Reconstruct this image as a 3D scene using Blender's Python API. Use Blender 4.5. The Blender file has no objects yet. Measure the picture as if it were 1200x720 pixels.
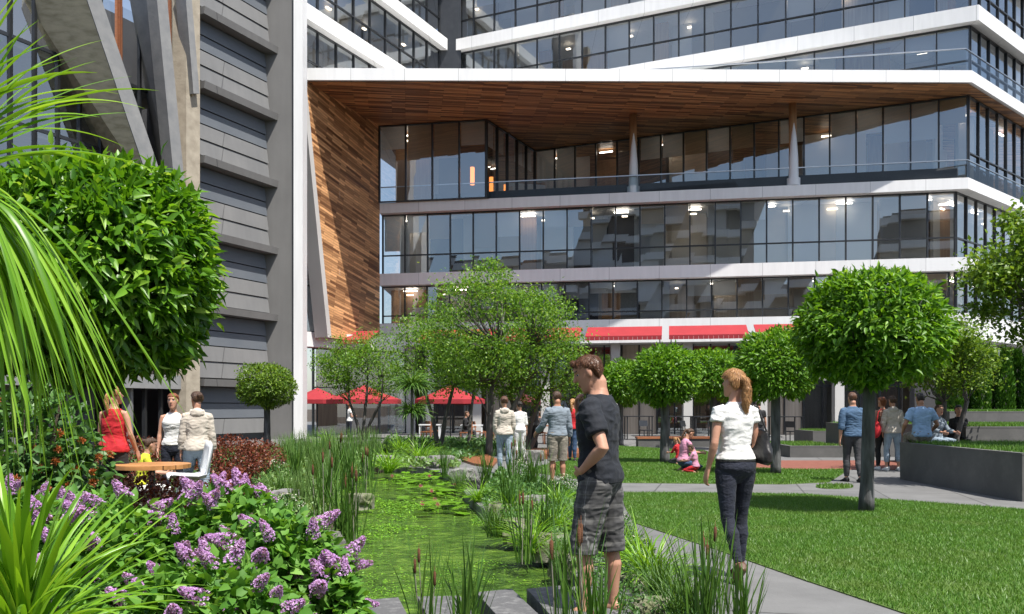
import bpy, bmesh, math, random
import numpy as np
from mathutils import Vector, Matrix, noise, Euler
R = math.radians
random.seed(11); RNG = np.random.default_rng(11)
SC = bpy.context.scene; COL = SC.collection
F = 1018.0; HC = 1.45; HY = 478.0
def G(px, py, z=0.0):
    "a ground point seen at that place"
    Y = (HC - z) * F / (py - HY)
    return Vector(((px - 600) / F * Y, Y, z))
def W(px, py, Y):
    return Vector(((px - 600) / F * Y, Y, HC + (HY - py) / F * Y))

# ---------------------------------------------------------------- materials
MATS = {}
def newmat(name):
    m = bpy.data.materials.new(name); m.use_nodes = True
    nt = m.node_tree; nt.nodes.clear()
    out = nt.nodes.new('ShaderNodeOutputMaterial')
    MATS[name] = m
    return m, nt, out
def mat(name, c1, c2=None, rough=.6, scale=4.0, bump=.0, metal=0.0, spec=.5, detail=4, coords='Object', stretch=(1,1,1), sheen=0, bscale=None, c3=None):
    m, nt, out = newmat(name); N = nt.nodes; L = nt.links
    b = N.new('ShaderNodeBsdfPrincipled'); L.new(b.outputs[0], out.inputs[0])
    b.inputs['Roughness'].default_value = rough; b.inputs['Metallic'].default_value = metal
    b.inputs['Specular IOR Level'].default_value = spec
    if sheen: b.inputs['Sheen Weight'].default_value = sheen
    c2 = c2 or tuple(x * .8 for x in c1)
    tc = N.new('ShaderNodeTexCoord'); mp = N.new('ShaderNodeMapping'); mp.inputs['Scale'].default_value = stretch
    L.new(tc.outputs[coords], mp.inputs[0])
    n = N.new('ShaderNodeTexNoise'); n.inputs['Scale'].default_value = scale; n.inputs['Detail'].default_value = detail
    L.new(mp.outputs[0], n.inputs['Vector'])
    r = N.new('ShaderNodeValToRGB'); r.color_ramp.elements[0].position = .3; r.color_ramp.elements[1].position = .7
    r.color_ramp.elements[0].color = (*c1, 1); r.color_ramp.elements[1].color = (*c2, 1)
    if c3:
        e = r.color_ramp.elements.new(.5); e.color = (*c3, 1)
    L.new(n.outputs['Fac'], r.inputs[0]); L.new(r.outputs[0], b.inputs['Base Color'])
    if bump:
        n2 = N.new('ShaderNodeTexNoise'); n2.inputs['Scale'].default_value = bscale or scale * 4; n2.inputs['Detail'].default_value = 5
        L.new(mp.outputs[0], n2.inputs['Vector'])
        bp = N.new('ShaderNodeBump'); bp.inputs['Strength'].default_value = bump; bp.inputs['Distance'].default_value = .02
        L.new(n2.outputs['Fac'], bp.inputs['Height']); L.new(bp.outputs[0], b.inputs['Normal'])
    return m
def leafmat(name, ca, cb, cc=None, trans=.3, rough=.45, spec=.4, tcol=(1.5, 1.35, .6)):
    m, nt, out = newmat(name); N = nt.nodes; L = nt.links
    geo = N.new('ShaderNodeNewGeometry'); r = N.new('ShaderNodeValToRGB')
    r.color_ramp.elements[0].color = (*ca, 1); r.color_ramp.elements[1].color = (*cb, 1)
    if cc:
        e = r.color_ramp.elements.new(.86); e.color = (*cb, 1); r.color_ramp.elements[-1].color = (*cc, 1)
    L.new(geo.outputs['Random Per Island'], r.inputs[0])
    b = N.new('ShaderNodeBsdfPrincipled'); b.inputs['Roughness'].default_value = rough; b.inputs['Specular IOR Level'].default_value = spec
    t = N.new('ShaderNodeBsdfTranslucent'); mx = N.new('ShaderNodeMixShader'); mx.inputs[0].default_value = trans
    g = N.new('ShaderNodeMixRGB'); g.blend_type = 'MULTIPLY'; g.inputs[0].default_value = 1; g.inputs[2].default_value = (*tcol, 1)
    L.new(r.outputs[0], b.inputs['Base Color']); L.new(r.outputs[0], g.inputs[1]); L.new(g.outputs[0], t.inputs[0])
    L.new(b.outputs[0], mx.inputs[1]); L.new(t.outputs[0], mx.inputs[2]); L.new(mx.outputs[0], out.inputs[0])
    return m
def glassmat(name, tint, ior=1.7, extra=.05, rough=.0):
    m, nt, out = newmat(name); N = nt.nodes; L = nt.links
    tr = N.new('ShaderNodeBsdfTransparent'); tr.inputs[0].default_value = (*tint, 1)
    gl = N.new('ShaderNodeBsdfGlossy'); gl.inputs['Roughness'].default_value = rough; gl.inputs[0].default_value = (.88, .95, 1, 1)
    fr = N.new('ShaderNodeFresnel'); fr.inputs[0].default_value = ior
    ad = N.new('ShaderNodeMath'); ad.operation = 'ADD'; ad.use_clamp = True; ad.inputs[1].default_value = extra
    mx = N.new('ShaderNodeMixShader')
    L.new(fr.outputs[0], ad.inputs[0]); L.new(ad.outputs[0], mx.inputs[0]); L.new(tr.outputs[0], mx.inputs[1]); L.new(gl.outputs[0], mx.inputs[2])
    L.new(mx.outputs[0], out.inputs[0])
    return m
def emit(name, col, s):
    m, nt, out = newmat(name); e = nt.nodes.new('ShaderNodeEmission'); e.inputs[0].default_value = (*col, 1); e.inputs[1].default_value = s
    nt.links.new(e.outputs[0], out.inputs[0]); return m
def woodmat(name, ca, cb, bw=1.6, bh=.12, rough=.45, mortar=.006, coords='UV', rot=0):
    m, nt, out = newmat(name); N = nt.nodes; L = nt.links
    b = N.new('ShaderNodeBsdfPrincipled'); L.new(b.outputs[0], out.inputs[0]); b.inputs['Roughness'].default_value = rough
    tc = N.new('ShaderNodeTexCoord'); mp = N.new('ShaderNodeMapping'); mp.inputs['Rotation'].default_value = (0, 0, rot)
    L.new(tc.outputs[coords], mp.inputs[0])
    br = N.new('ShaderNodeTexBrick'); br.inputs['Scale'].default_value = 1; br.inputs['Brick Width'].default_value = bw; br.inputs['Row Height'].default_value = bh
    br.inputs['Mortar Size'].default_value = mortar; br.inputs['Bias'].default_value = .0; br.offset = .37; br.offset_frequency = 2
    br.inputs['Color1'].default_value = (*ca, 1); br.inputs['Color2'].default_value = (*cb, 1); br.inputs['Mortar'].default_value = (ca[0]*.25, ca[1]*.25, ca[2]*.25, 1)
    L.new(mp.outputs[0], br.inputs['Vector'])
    mp2 = N.new('ShaderNodeMapping'); mp2.inputs['Scale'].default_value = (.8, 9, 9); mp2.inputs['Rotation'].default_value = (0, 0, rot); L.new(tc.outputs[coords], mp2.inputs[0])
    n = N.new('ShaderNodeTexNoise'); n.inputs['Scale'].default_value = 2; n.inputs['Detail'].default_value = 6; L.new(mp2.outputs[0], n.inputs['Vector'])
    mr = N.new('ShaderNodeMapRange'); mr.inputs['To Min'].default_value = .45; mr.inputs['To Max'].default_value = 1.5; L.new(n.outputs['Fac'], mr.inputs['Value'])
    mx = N.new('ShaderNodeMixRGB'); mx.blend_type = 'MULTIPLY'; mx.inputs[0].default_value = 1
    L.new(br.outputs['Color'], mx.inputs[1]); L.new(mr.outputs[0], mx.inputs[2]); L.new(mx.outputs[0], b.inputs['Base Color'])
    return m

white = mat('white_render', (.84, .84, .83), (.79, .79, .785), rough=.45, scale=.35)
def joints(m, w_):
    nt = m.node_tree; N = nt.nodes; L = nt.links; b = [n for n in N if n.type == 'BSDF_PRINCIPLED'][0]; src = b.inputs['Base Color'].links[0].from_socket
    tc = N.new('ShaderNodeTexCoord'); mp = N.new('ShaderNodeMapping'); mp.inputs['Rotation'].default_value = (R(90), 0, 0); L.new(tc.outputs['Object'], mp.inputs[0])
    br = N.new('ShaderNodeTexBrick'); br.offset = 0; br.inputs['Scale'].default_value = 1; br.inputs['Brick Width'].default_value = w_; br.inputs['Row Height'].default_value = 60; br.inputs['Mortar Size'].default_value = .010
    br.inputs['Color1'].default_value = (1, 1, 1, 1); br.inputs['Color2'].default_value = (.95, .95, .95, 1); br.inputs['Mortar'].default_value = (.45, .45, .45, 1); L.new(mp.outputs[0], br.inputs['Vector'])
    m2 = N.new('ShaderNodeMapping'); m2.inputs['Scale'].default_value = (3, 3, .35); L.new(tc.outputs['Object'], m2.inputs[0]); n = N.new('ShaderNodeTexNoise'); n.inputs['Scale'].default_value = 1.5; n.inputs['Detail'].default_value = 8; L.new(m2.outputs[0], n.inputs['Vector'])
    mr = N.new('ShaderNodeMapRange'); mr.inputs['From Min'].default_value = .3; mr.inputs['From Max'].default_value = .7; mr.inputs['To Min'].default_value = .94; mr.inputs['To Max'].default_value = 1.03; L.new(n.outputs['Fac'], mr.inputs['Value'])
    x = N.new('ShaderNodeMixRGB'); x.blend_type = 'MULTIPLY'; x.inputs[0].default_value = 1; L.new(src, x.inputs[1]); L.new(br.outputs[0], x.inputs[2])
    y = N.new('ShaderNodeMixRGB'); y.blend_type = 'MULTIPLY'; y.inputs[0].default_value = 1; L.new(x.outputs[0], y.inputs[1]); L.new(mr.outputs[0], y.inputs[2]); L.new(y.outputs[0], b.inputs['Base Color'])
joints(white, 2.6)
pale = mat('pale_render', (.55, .54, .52), (.48, .47, .45), rough=.6, scale=.5)
dframe = mat('dark_frame', (.018, .02, .023), (.028, .03, .033), rough=.35, scale=3)
glass = glassmat('window_glass', (.93, .95, .96), ior=1.55, extra=.20)
clear = glassmat('clear_glass', (.84, .89, .91), ior=1.3, extra=.0)
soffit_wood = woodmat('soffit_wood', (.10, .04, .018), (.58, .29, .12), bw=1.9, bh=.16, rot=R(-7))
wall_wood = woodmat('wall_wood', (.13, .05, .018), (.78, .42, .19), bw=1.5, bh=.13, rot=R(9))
deck_wood = woodmat('deck_wood', (.22, .08, .035), (.33, .13, .06), bw=2.4, bh=.14, coords='Object')
grey_board = mat('grey_board', (.165, .166, .166), (.195, .194, .19), rough=.55, scale=.6)
blue_board = mat('slate_board', (.095, .108, .125), (.115, .127, .142), rough=.55, scale=.8)
grey_fin = mat('grey_fin', (.15, .147, .142), (.175, .172, .166), rough=.6, scale=.7, bump=.1)
concrete = mat('concrete', (.58, .52, .38), (.36, .32, .22), rough=.85, scale=2.2, bump=.35, stretch=(1, 1, 3), detail=8, c3=(.50, .45, .33))
beam_grey = mat('beam_concrete', (.20, .205, .21), (.27, .27, .265), rough=.8, scale=2, bump=.3, detail=8)
joints(grey_board, 3.1); joints(grey_fin, 3.1)
stone_edge = mat('stone_edge', (.42, .37, .29), (.30, .26, .2), rough=.8, scale=3, bump=.4)
interior = mat('interior_wall', (.62, .55, .46), (.48, .43, .36), rough=.8, scale=.4)
interior_brown = mat('interior_wood', (.30, .16, .08), (.40, .24, .12), rough=.6, scale=1.5, stretch=(6, 6, .5))
interior_dark = mat('interior_dark', (.05, .05, .055), (.08, .08, .085), rough=.8, scale=.6)
carpet = mat('interior_floor', (.10, .095, .09), (.14, .13, .12), rough=.9, scale=2)
blindt = leafmat('tan_blind_fabric', (.30, .22, .14), (.50, .40, .28), trans=.3, rough=.8, tcol=(1, .9, .8)); blindm = leafmat('blind_fabric', (.60, .61, .62), (.80, .80, .78), trans=.4, rough=.8, tcol=(.92, .96, 1.0))
curtain = mat('curtain_fabric', (.52, .45, .37), (.38, .32, .26), rough=.9, scale=1.1, stretch=(9, 9, .3))
lampm = emit('lamp_glow', (1, .84, .64), 4); stripm = emit('fill_strip_glow', (1, .90, .76), 9)  # the strip glow is added fill light for the rooms
warm = emit('warm_lamp_glow', (1, .30, .07), 1.6)
redcloth = mat('red_canvas', (.33, .02, .028), (.28, .017, .024), rough=.75, scale=2, bump=.05)
metal_l = mat('brushed_metal', (.5, .5, .5), (.4, .4, .4), rough=.3, metal=1, scale=3)
plast = mat('white_plastic', (.72, .74, .76), (.68, .70, .72), rough=.3, scale=2)
bark = mat('grey_bark', (.065, .06, .055), (.13, .12, .11), rough=.9, scale=9, bump=.9, stretch=(1, 1, .25), detail=8, bscale=22)
darkbark = mat('dark_bark', (.03, .029, .03), (.13, .13, .135), rough=.9, scale=12, bump=.9, stretch=(1, 1, .2), detail=8, bscale=26)
twig = mat('twig_bark', (.10, .075, .05), (.16, .125, .09), rough=.9, scale=9, bump=.4)
soil = mat('soil', (.035, .026, .016), (.06, .045, .03), rough=1, scale=5, bump=.9, detail=8)
rockm = mat('rock', (.24, .235, .22), (.09, .088, .08), rough=.9, scale=3.2, bump=.9, detail=9, c3=(.17, .165, .155))
mossrock = mat('mossy_rock', (.22, .21, .18), (.05, .075, .02), rough=.95, scale=3.5, bump=.9, detail=9, c3=(.14, .15, .08))
planterm = mat('planter_concrete', (.088, .087, .083), (.115, .113, .108), rough=.8, scale=1.3, bump=.15, detail=7)
copingm = mat('coping_concrete', (.20, .20, .195), (.25, .25, .245), rough=.8, scale=3, bump=.2)
slabm = mat('basalt_slab', (.10, .10, .102), (.17, .17, .168), rough=.7, scale=14, bump=.35, detail=8, c3=(.095, .095, .097))
redpave = mat('red_paving', (.16, .05, .032), (.21, .075, .05), rough=.9, scale=6, bump=.2)
L_dark = leafmat('topiary_leaf', (.05, .145, .008), (.15, .32, .022), (.30, .50, .07), trans=.42)
L_big = leafmat('broad_leaf', (.04, .13, .008), (.14, .32, .022), (.34, .52, .09), trans=.4, rough=.38)
L_open = leafmat('birch_leaf', (.06, .15, .015), (.17, .33, .04), (.34, .50, .12), trans=.45)
L_yel = leafmat('yellowgreen_leaf', (.06, .14, .012), (.17, .28, .03), (.26, .38, .06), trans=.4)
L_lilac = leafmat('lilac_leaf', (.05, .16, .015), (.15, .33, .045), (.26, .45, .10), trans=.35, rough=.6)
L_shrub = leafmat('shrub_leaf', (.035, .10, .02), (.09, .20, .045), (.16, .28, .08), trans=.25)
L_red = leafmat('barberry_leaf', (.07, .018, .01), (.20, .05, .024), (.30, .12, .05), trans=.2)
L_cyp = leafmat('cypress_leaf', (.03, .10, .008), (.09, .22, .015), trans=.1)
B_bright = leafmat('bright_blade', (.10, .25, .012), (.22, .42, .03), (.34, .55, .07), trans=.35, rough=.35)
B_sedge = leafmat('sedge_blade', (.035, .10, .015), (.10, .21, .03), (.17, .30, .05), trans=.3)
B_pale = leafmat('pale_blade', (.10, .19, .05), (.19, .31, .09), (.26, .38, .14), trans=.3)
B_lawn = leafmat('lawn_blade', (.06, .15, .02), (.12, .26, .035), (.19, .34, .07), trans=.3)
def patchy(m, dry, scale=.9, amt=.55):
    "worn and drier patches across the turf"
    nt = m.node_tree; N = nt.nodes; L = nt.links; b = [n for n in N if n.type == 'BSDF_PRINCIPLED'][0]; src = b.inputs['Base Color'].links[0].from_socket
    tc = N.new('ShaderNodeTexCoord'); n = N.new('ShaderNodeTexNoise'); n.inputs['Scale'].default_value = scale; n.inputs['Detail'].default_value = 8; n.inputs['Roughness'].default_value = .7; L.new(tc.outputs['Object'], n.inputs['Vector'])
    mr = N.new('ShaderNodeMapRange'); mr.inputs['From Min'].default_value = .48; mr.inputs['From Max'].default_value = .72; mr.inputs['To Max'].default_value = amt; L.new(n.outputs['Fac'], mr.inputs['Value'])
    x = N.new('ShaderNodeMixRGB'); x.inputs[2].default_value = (*dry, 1); L.new(mr.outputs[0], x.inputs[0]); L.new(src, x.inputs[1]); L.new(x.outputs[0], b.inputs['Base Color'])
patchy(B_lawn, (.20, .21, .06)); patchy(planterm, (.16, .155, .145), 2.5, .6)
petal = leafmat('lilac_petal', (.34, .16, .44), (.58, .36, .66), (.78, .60, .82), trans=.3)
orangep = leafmat('orange_floret', (.30, .08, .02), (.48, .17, .05), trans=.2)
whitep = leafmat('white_floret', (.5, .5, .4), (.72, .72, .62), trans=.3)
pinkp = leafmat('pink_petal', (.35, .07, .13), (.5, .16, .24), trans=.3)
catm = mat('cattail_head', (.085, .035, .015), (.13, .055, .025), rough=1, scale=30, bump=.3)
stemm = mat('dry_stem', (.20, .19, .15), (.26, .25, .20), rough=.9, scale=8)
padm = leafmat('lily_pad', (.05, .15, .01), (.16, .34, .02), (.24, .44, .04), trans=.1, rough=.25)

def groundmat(name, joint, c1, c2, rot=0):
    "stone paving with joints and stains"
    m, nt, out = newmat(name); N = nt.nodes; L = nt.links
    b = N.new('ShaderNodeBsdfPrincipled'); L.new(b.outputs[0], out.inputs[0]); b.inputs['Roughness'].default_value = .75
    tc = N.new('ShaderNodeTexCoord'); mp = N.new('ShaderNodeMapping'); mp.inputs['Rotation'].default_value = (0, 0, rot); L.new(tc.outputs['Object'], mp.inputs[0])
    br = N.new('ShaderNodeTexBrick'); br.offset = 0; br.inputs['Scale'].default_value = 1; br.inputs['Brick Width'].default_value = joint[0]; br.inputs['Row Height'].default_value = joint[1]
    br.inputs['Mortar Size'].default_value = .012; br.inputs['Color1'].default_value = (*c1, 1); br.inputs['Color2'].default_value = (*c2, 1); br.inputs['Mortar'].default_value = (c1[0]*.4, c1[1]*.4, c1[2]*.4, 1)
    L.new(mp.outputs[0], br.inputs['Vector'])
    n = N.new('ShaderNodeTexNoise'); n.inputs['Scale'].default_value = 1.7; n.inputs['Detail'].default_value = 9; n.inputs['Roughness'].default_value = .65; L.new(tc.outputs['Object'], n.inputs['Vector'])
    mr = N.new('ShaderNodeMapRange'); mr.inputs['To Min'].default_value = .55; mr.inputs['To Max'].default_value = 1.4; L.new(n.outputs['Fac'], mr.inputs['Value'])
    mx = N.new('ShaderNodeMixRGB'); mx.blend_type = 'MULTIPLY'; mx.inputs[0].default_value = 1; L.new(br.outputs['Color'], mx.inputs[1]); L.new(mr.outputs[0], mx.inputs[2])
    L.new(mx.outputs[0], b.inputs['Base Color'])
    n2 = N.new('ShaderNodeTexNoise'); n2.inputs['Scale'].default_value = 40; n2.inputs['Detail'].default_value = 5; L.new(tc.outputs['Object'], n2.inputs['Vector'])
    bp = N.new('ShaderNodeBump'); bp.inputs['Strength'].default_value = .25; bp.inputs['Distance'].default_value = .01; L.new(n2.outputs['Fac'], bp.inputs['Height']); L.new(bp.outputs[0], b.inputs['Normal'])
    return m
pave = groundmat('stone_paving', (1.25, 3.2), (.125, .125, .124), (.15, .15, .147), rot=R(14))
lawnm = mat('lawn_soil', (.07, .13, .02), (.10, .17, .03), rough=1, scale=30, bump=.8, detail=6)
def watermat():
    m, nt, out = newmat('pond_water'); N = nt.nodes; L = nt.links
    b = N.new('ShaderNodeBsdfPrincipled'); L.new(b.outputs[0], out.inputs[0]); b.inputs['Roughness'].default_value = .06; b.inputs['IOR'].default_value = 1.33
    tc = N.new('ShaderNodeTexCoord'); mp = N.new('ShaderNodeMapping'); mp.inputs['Scale'].default_value = (1, 1.6, 1); mp.inputs['Rotation'].default_value = (0, 0, .3); L.new(tc.outputs['Object'], mp.inputs[0])
    n = N.new('ShaderNodeTexNoise'); n.inputs['Scale'].default_value = 2.1; n.inputs['Detail'].default_value = 10; n.inputs['Roughness'].default_value = .78; n.inputs['Distortion'].default_value = 1.6; L.new(mp.outputs[0], n.inputs['Vector'])
    r = N.new('ShaderNodeValToRGB'); e = r.color_ramp.elements; e[0].position = .34; e[0].color = (.006, .015, .004, 1); e[1].position = .68; e[1].color = (.20, .32, .045, 1)
    k = e.new(.5); k.color = (.05, .105, .014, 1)
    L.new(n.outputs['Fac'], r.inputs[0]); L.new(r.outputs[0], b.inputs['Base Color'])
    n2 = N.new('ShaderNodeTexNoise'); n2.inputs['Scale'].default_value = 11; n2.inputs['Detail'].default_value = 4; n2.inputs['Distortion'].default_value = .6; L.new(mp.outputs[0], n2.inputs['Vector'])
    bp = N.new('ShaderNodeBump'); bp.inputs['Strength'].default_value = .9; bp.inputs['Distance'].default_value = .05; L.new(n2.outputs['Fac'], bp.inputs['Height']); L.new(bp.outputs[0], b.inputs['Normal'])
    return m
water_m = watermat()

# ---------------------------------------------------------------- mesh helpers
class MB:
    def __init__(s): s.v = []; s.f = []; s.uv = {}
    def quad(s, pts, uv=None):
        i = len(s.v); s.v += [tuple(p) for p in pts]; s.f.append(tuple(range(i, i + len(pts))))
        if uv: s.uv[len(s.f) - 1] = uv
        return s
    def box(s, a, b):
        x0, y0, z0 = a; x1, y1, z1 = b
        return s.hexa([(x0,y0,z0),(x1,y0,z0),(x1,y1,z0),(x0,y1,z0)], [(x0,y0,z1),(x1,y0,z1),(x1,y1,z1),(x0,y1,z1)])
    def hexa(s, bot, top):
        i = len(s.v); n = len(bot); s.v += [tuple(p) for p in bot] + [tuple(p) for p in top]
        s.f.append(tuple(i + k for k in reversed(range(n)))); s.f.append(tuple(i + n + k for k in range(n)))
        for k in range(n): s.f.append((i + k, i + (k + 1) % n, i + n + (k + 1) % n, i + n + k))
        return s
    def prism(s, poly, z0, z1): return s.hexa([(p[0], p[1], z0) for p in poly], [(p[0], p[1], z1) for p in poly])
    def beam(s, a, b, w, h, up=(0, 0, 1)):
        a = Vector(a); b = Vector(b); d = (b - a).normalized(); up = Vector(up)
        if abs(d.dot(up)) > .98: up = Vector((0, 1, 0))
        x = d.cross(up).normalized() * w / 2; y = x.cross(d).normalized() * h / 2
        return s.hexa([a - x - y, a + x - y, a + x + y, a - x + y], [b - x - y, b + x - y, b + x + y, b - x + y])
    def tube(s, pts, rad, n=10, cap=True):
        pts = [Vector(p) for p in pts]; m = len(pts)
        if not hasattr(rad, '__len__'): rad = [rad] * m
        prev = None; i0 = len(s.v)
        for k, p in enumerate(pts):
            d = (pts[min(k + 1, m - 1)] - pts[max(k - 1, 0)]).normalized()
            if prev is None: x = d.orthogonal().normalized()
            else: x = (prev - d * prev.dot(d)).normalized()
            prev = x; y = d.cross(x)
            r = rad[k]; rx, ry = r if hasattr(r, '__len__') else (r, r)
            for j in range(n):
                a = 2 * math.pi * j / n; s.v.append(tuple(p + x * math.cos(a) * rx + y * math.sin(a) * ry))
        for k in range(m - 1):
            for j in range(n):
                a = i0 + k * n + j; b = i0 + k * n + (j + 1) % n; s.f.append((a, b, b + n, a + n))
        if cap:
            s.f.append(tuple(i0 + j for j in reversed(range(n)))); s.f.append(tuple(i0 + (m - 1) * n + j for j in range(n)))
        return s
    def rings(s, rings):
        "rings: list of lists of points, all the same length"
        i0 = len(s.v); n = len(rings[0])
        for r in rings: s.v += [tuple(p) for p in r]
        for k in range(len(rings) - 1):
            for j in range(n):
                a = i0 + k * n + j; b = i0 + k * n + (j + 1) % n; s.f.append((a, b, b + n, a + n))
        s.f.append(tuple(i0 + j for j in reversed(range(n)))); s.f.append(tuple(i0 + (len(rings) - 1) * n + j for j in range(n)))
        return s
    def ball(s, c, r, n=12, m=8, rot=None):
        c = Vector(c); rr = r if hasattr(r, '__len__') else (r, r, r); out = []
        for k in range(m + 1):
            th = math.pi * min(max(k / m, .02), .98); ring = []
            for j in range(n):
                a = 2 * math.pi * j / n
                v = Vector((rr[0] * math.sin(th) * math.cos(a), rr[1] * math.sin(th) * math.sin(a), -rr[2] * math.cos(th)))
                if rot: v = rot @ v
                ring.append(c + v)
            out.append(ring)
        return s.rings(out)
    def mesh(s, name, m, smooth=False):
        me = bpy.data.meshes.new(name); me.from_pydata(s.v, [], s.f)
        if s.uv:
            uvl = me.uv_layers.new(name='UVMap')
            for fi, uv in s.uv.items():
                for k, li in enumerate(me.polygons[fi].loop_indices): uvl.data[li].uv = uv[k]
        if m: me.materials.append(m)
        if smooth: me.polygons.foreach_set('use_smooth', [True] * len(me.polygons))
        me.update(); return me
    def build(s, name, m, parent=None, smooth=False, loc=None, rz=0, sc=1, bevel=0):
        me = s.mesh(name, m, smooth)
        if bevel:
            bm = bmesh.new(); bm.from_mesh(me); bmesh.ops.remove_doubles(bm, verts=bm.verts, dist=1e-5)
            bmesh.ops.bevel(bm, geom=bm.edges[:], offset=bevel, segments=2, affect='EDGES', profile=.6); bm.to_mesh(me); bm.free()
        return link(name, me, parent, loc, rz, sc)
def link(name, me, parent=None, loc=None, rz=0, sc=1):
    o = bpy.data.objects.new(name, me); COL.objects.link(o)
    if parent:
        o.parent = parent
        if parent.get('_w'): o.matrix_parent_inverse = Matrix.Translation(-parent.location)
    if loc is not None: o.location = loc
    if rz: o.rotation_euler = (0, 0, rz)
    if sc != 1: o.scale = (sc, sc, sc)
    return o
def npmesh(name, V, Fc, m, smooth=False):
    V = np.asarray(V, dtype=np.float32); Fc = np.asarray(Fc, dtype=np.int32); k = Fc.shape[1]
    me = bpy.data.meshes.new(name); me.vertices.add(len(V)); me.vertices.foreach_set('co', V.ravel())
    me.loops.add(Fc.size); me.loops.foreach_set('vertex_index', Fc.ravel())
    me.polygons.add(len(Fc)); me.polygons.foreach_set('loop_start', np.arange(0, Fc.size, k, dtype=np.int32))
    if smooth: me.polygons.foreach_set('use_smooth', np.ones(len(Fc), dtype=bool))
    me.materials.append(m); me.update(calc_edges=True); return me
def empty(name, loc=(0, 0, 0), rz=0, sc=1, world=False):
    o = bpy.data.objects.new(name, None); COL.objects.link(o); o.location = loc; o.rotation_euler = (0, 0, rz); o.scale = (sc,) * 3
    o.empty_display_size = .2
    if world: o['_w'] = 1
    return o
def tag(o, label=None, cat=None, group=None, kind=None):
    if label: o['label'] = label
    if cat: o['category'] = cat
    if group: o['group'] = group
    if kind: o['kind'] = kind
    return o
def kids(o): return [c for c in COL.objects if c.parent == o]
def copy_tree(o, parent=None):
    c = o.copy(); COL.objects.link(c); c.parent = parent
    for ch in list(o.children): copy_tree(ch, c)
    return c

# ---------------------------------------------------------------- leaves and blades
def unit(a): return a / np.maximum(np.linalg.norm(a, axis=1, keepdims=True), 1e-6)
def leaves(C, D, Ln, Wd, fold=.25, up=None, wide=False):
    "C centres, D axes; returns V,F. folded leaf: two or four triangles"
    n = len(C); D = unit(D)
    rnd = RNG.normal(size=(n, 3)) if up is None else up + .5 * RNG.normal(size=(n, 3))
    Nn = unit(rnd - D * np.sum(rnd * D, 1, keepdims=True)); S = np.cross(D, Nn)
    Ln = (np.ones(n) * Ln * RNG.uniform(.7, 1.3, n))[:, None]; Wd = (np.ones(n) * Wd * RNG.uniform(.8, 1.2, n))[:, None]
    if not wide:
        b = C; t = C + D * Ln; l = C + D * Ln * .45 + S * Wd * .5 + Nn * Wd * fold; r = C + D * Ln * .45 - S * Wd * .5 + Nn * Wd * fold
        V = np.stack([b, l, t, r], 1).reshape(-1, 3); i = np.arange(n)[:, None] * 4
        Fc = np.concatenate([i + np.array([[0, 2, 1]]), i + np.array([[0, 3, 2]])], 1).reshape(-1, 3)
        return V, Fc
    b = C; mid = C + D * Ln * .5 - Nn * Ln * .02; t = C + D * Ln - Nn * Ln * .16
    l1 = C + D * Ln * .22 + S * Wd * .46 + Nn * Wd * fold; r1 = C + D * Ln * .22 - S * Wd * .46 + Nn * Wd * fold
    l2 = C + D * Ln * .6 + S * Wd * .40 + Nn * Wd * (fold - .05); r2 = C + D * Ln * .6 - S * Wd * .40 + Nn * Wd * (fold - .05)
    V = np.stack([b, mid, t, l1, l2, r1, r2], 1).reshape(-1, 3); i = np.arange(n)[:, None] * 7
    Fc = np.concatenate([i + np.array([[a, c, d]]) for a, c, d in ((0,1,3),(3,1,4),(1,2,4),(0,5,1),(5,6,1),(1,6,2))], 1).reshape(-1, 3)
    return V, Fc
def blades(n, L, w, spread, tilt, droop, seg=6, az=None, base=None, seed=0, power=1.4):
    rg = np.random.default_rng(seed)
    a = rg.uniform(0, 2 * math.pi, n) if az is None else rg.uniform(az[0], az[1], n)
    Lg = rg.uniform(L[0], L[1], n); t0 = rg.uniform(tilt[0], tilt[1], n); dr = rg.uniform(droop[0], droop[1], n); ww = w * rg.uniform(.7, 1.2, n)
    rr = spread * np.sqrt(rg.uniform(0, 1, n)); ba = rg.uniform(0, 2 * math.pi, n)
    P = np.stack([rr * np.cos(ba), rr * np.sin(ba), np.zeros(n)], 1)
    if base is not None: P = base + P * 1.0
    kx = rg.uniform(4.5, 9, n); H = np.stack([np.cos(a), np.sin(a), 0 * a], 1); S = np.stack([-np.sin(a), np.cos(a), 0 * a], 1); Z = np.array([[0, 0, 1.]])
    tw = rg.normal(0, .35, n)[:, None]
    vs = []
    for k in range(seg + 1):
        u = k / seg; ang = t0 + dr * (u ** power if power > 0 else 1 - np.exp(-u * kx))
        if k: P = P + (Lg / seg)[:, None] * (np.sin(ang)[:, None] * H + np.cos(ang)[:, None] * Z)
        nrm = np.cos(ang)[:, None] * H - np.sin(ang)[:, None] * Z
        sd = unit(S + nrm * tw)
        wk = (ww * (.65 + .7 * u - .2 * u * u) * (1 - u ** 3.2))[:, None] * .5 + .0004
        vs += [P - sd * wk, P - nrm * wk * .45, P + sd * wk]
    V = np.stack(vs, 1).reshape(-1, 3); m = 3 * (seg + 1); i = np.arange(n)[:, None] * m; fs = []
    for k in range(seg):
        for c in (0, 1): fs.append(i + np.array([[3*k + c, 3*k + c + 1, 3*k + c + 4, 3*k + c + 3]]))
    Fc = np.concatenate(fs, 1).reshape(-1, 4)
    return V, Fc
def merge(parts):
    Vs = []; Fs = []; o = 0
    for V, Fc in parts: Vs.append(V); Fs.append(Fc + o); o += len(V)
    return np.concatenate(Vs), np.concatenate(Fs)
def inpoly(x, y, poly):
    ins = np.zeros(len(x), bool); n = len(poly)
    for i in range(n):
        x1, y1 = poly[i][0], poly[i][1]; x2, y2 = poly[(i+1) % n][0], poly[(i+1) % n][1]
        c = ((y1 > y) != (y2 > y)) & (x < (x2 - x1) * (y - y1) / ((y2 - y1) if y2 != y1 else 1e-9) + x1); ins ^= c
    return ins
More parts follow.
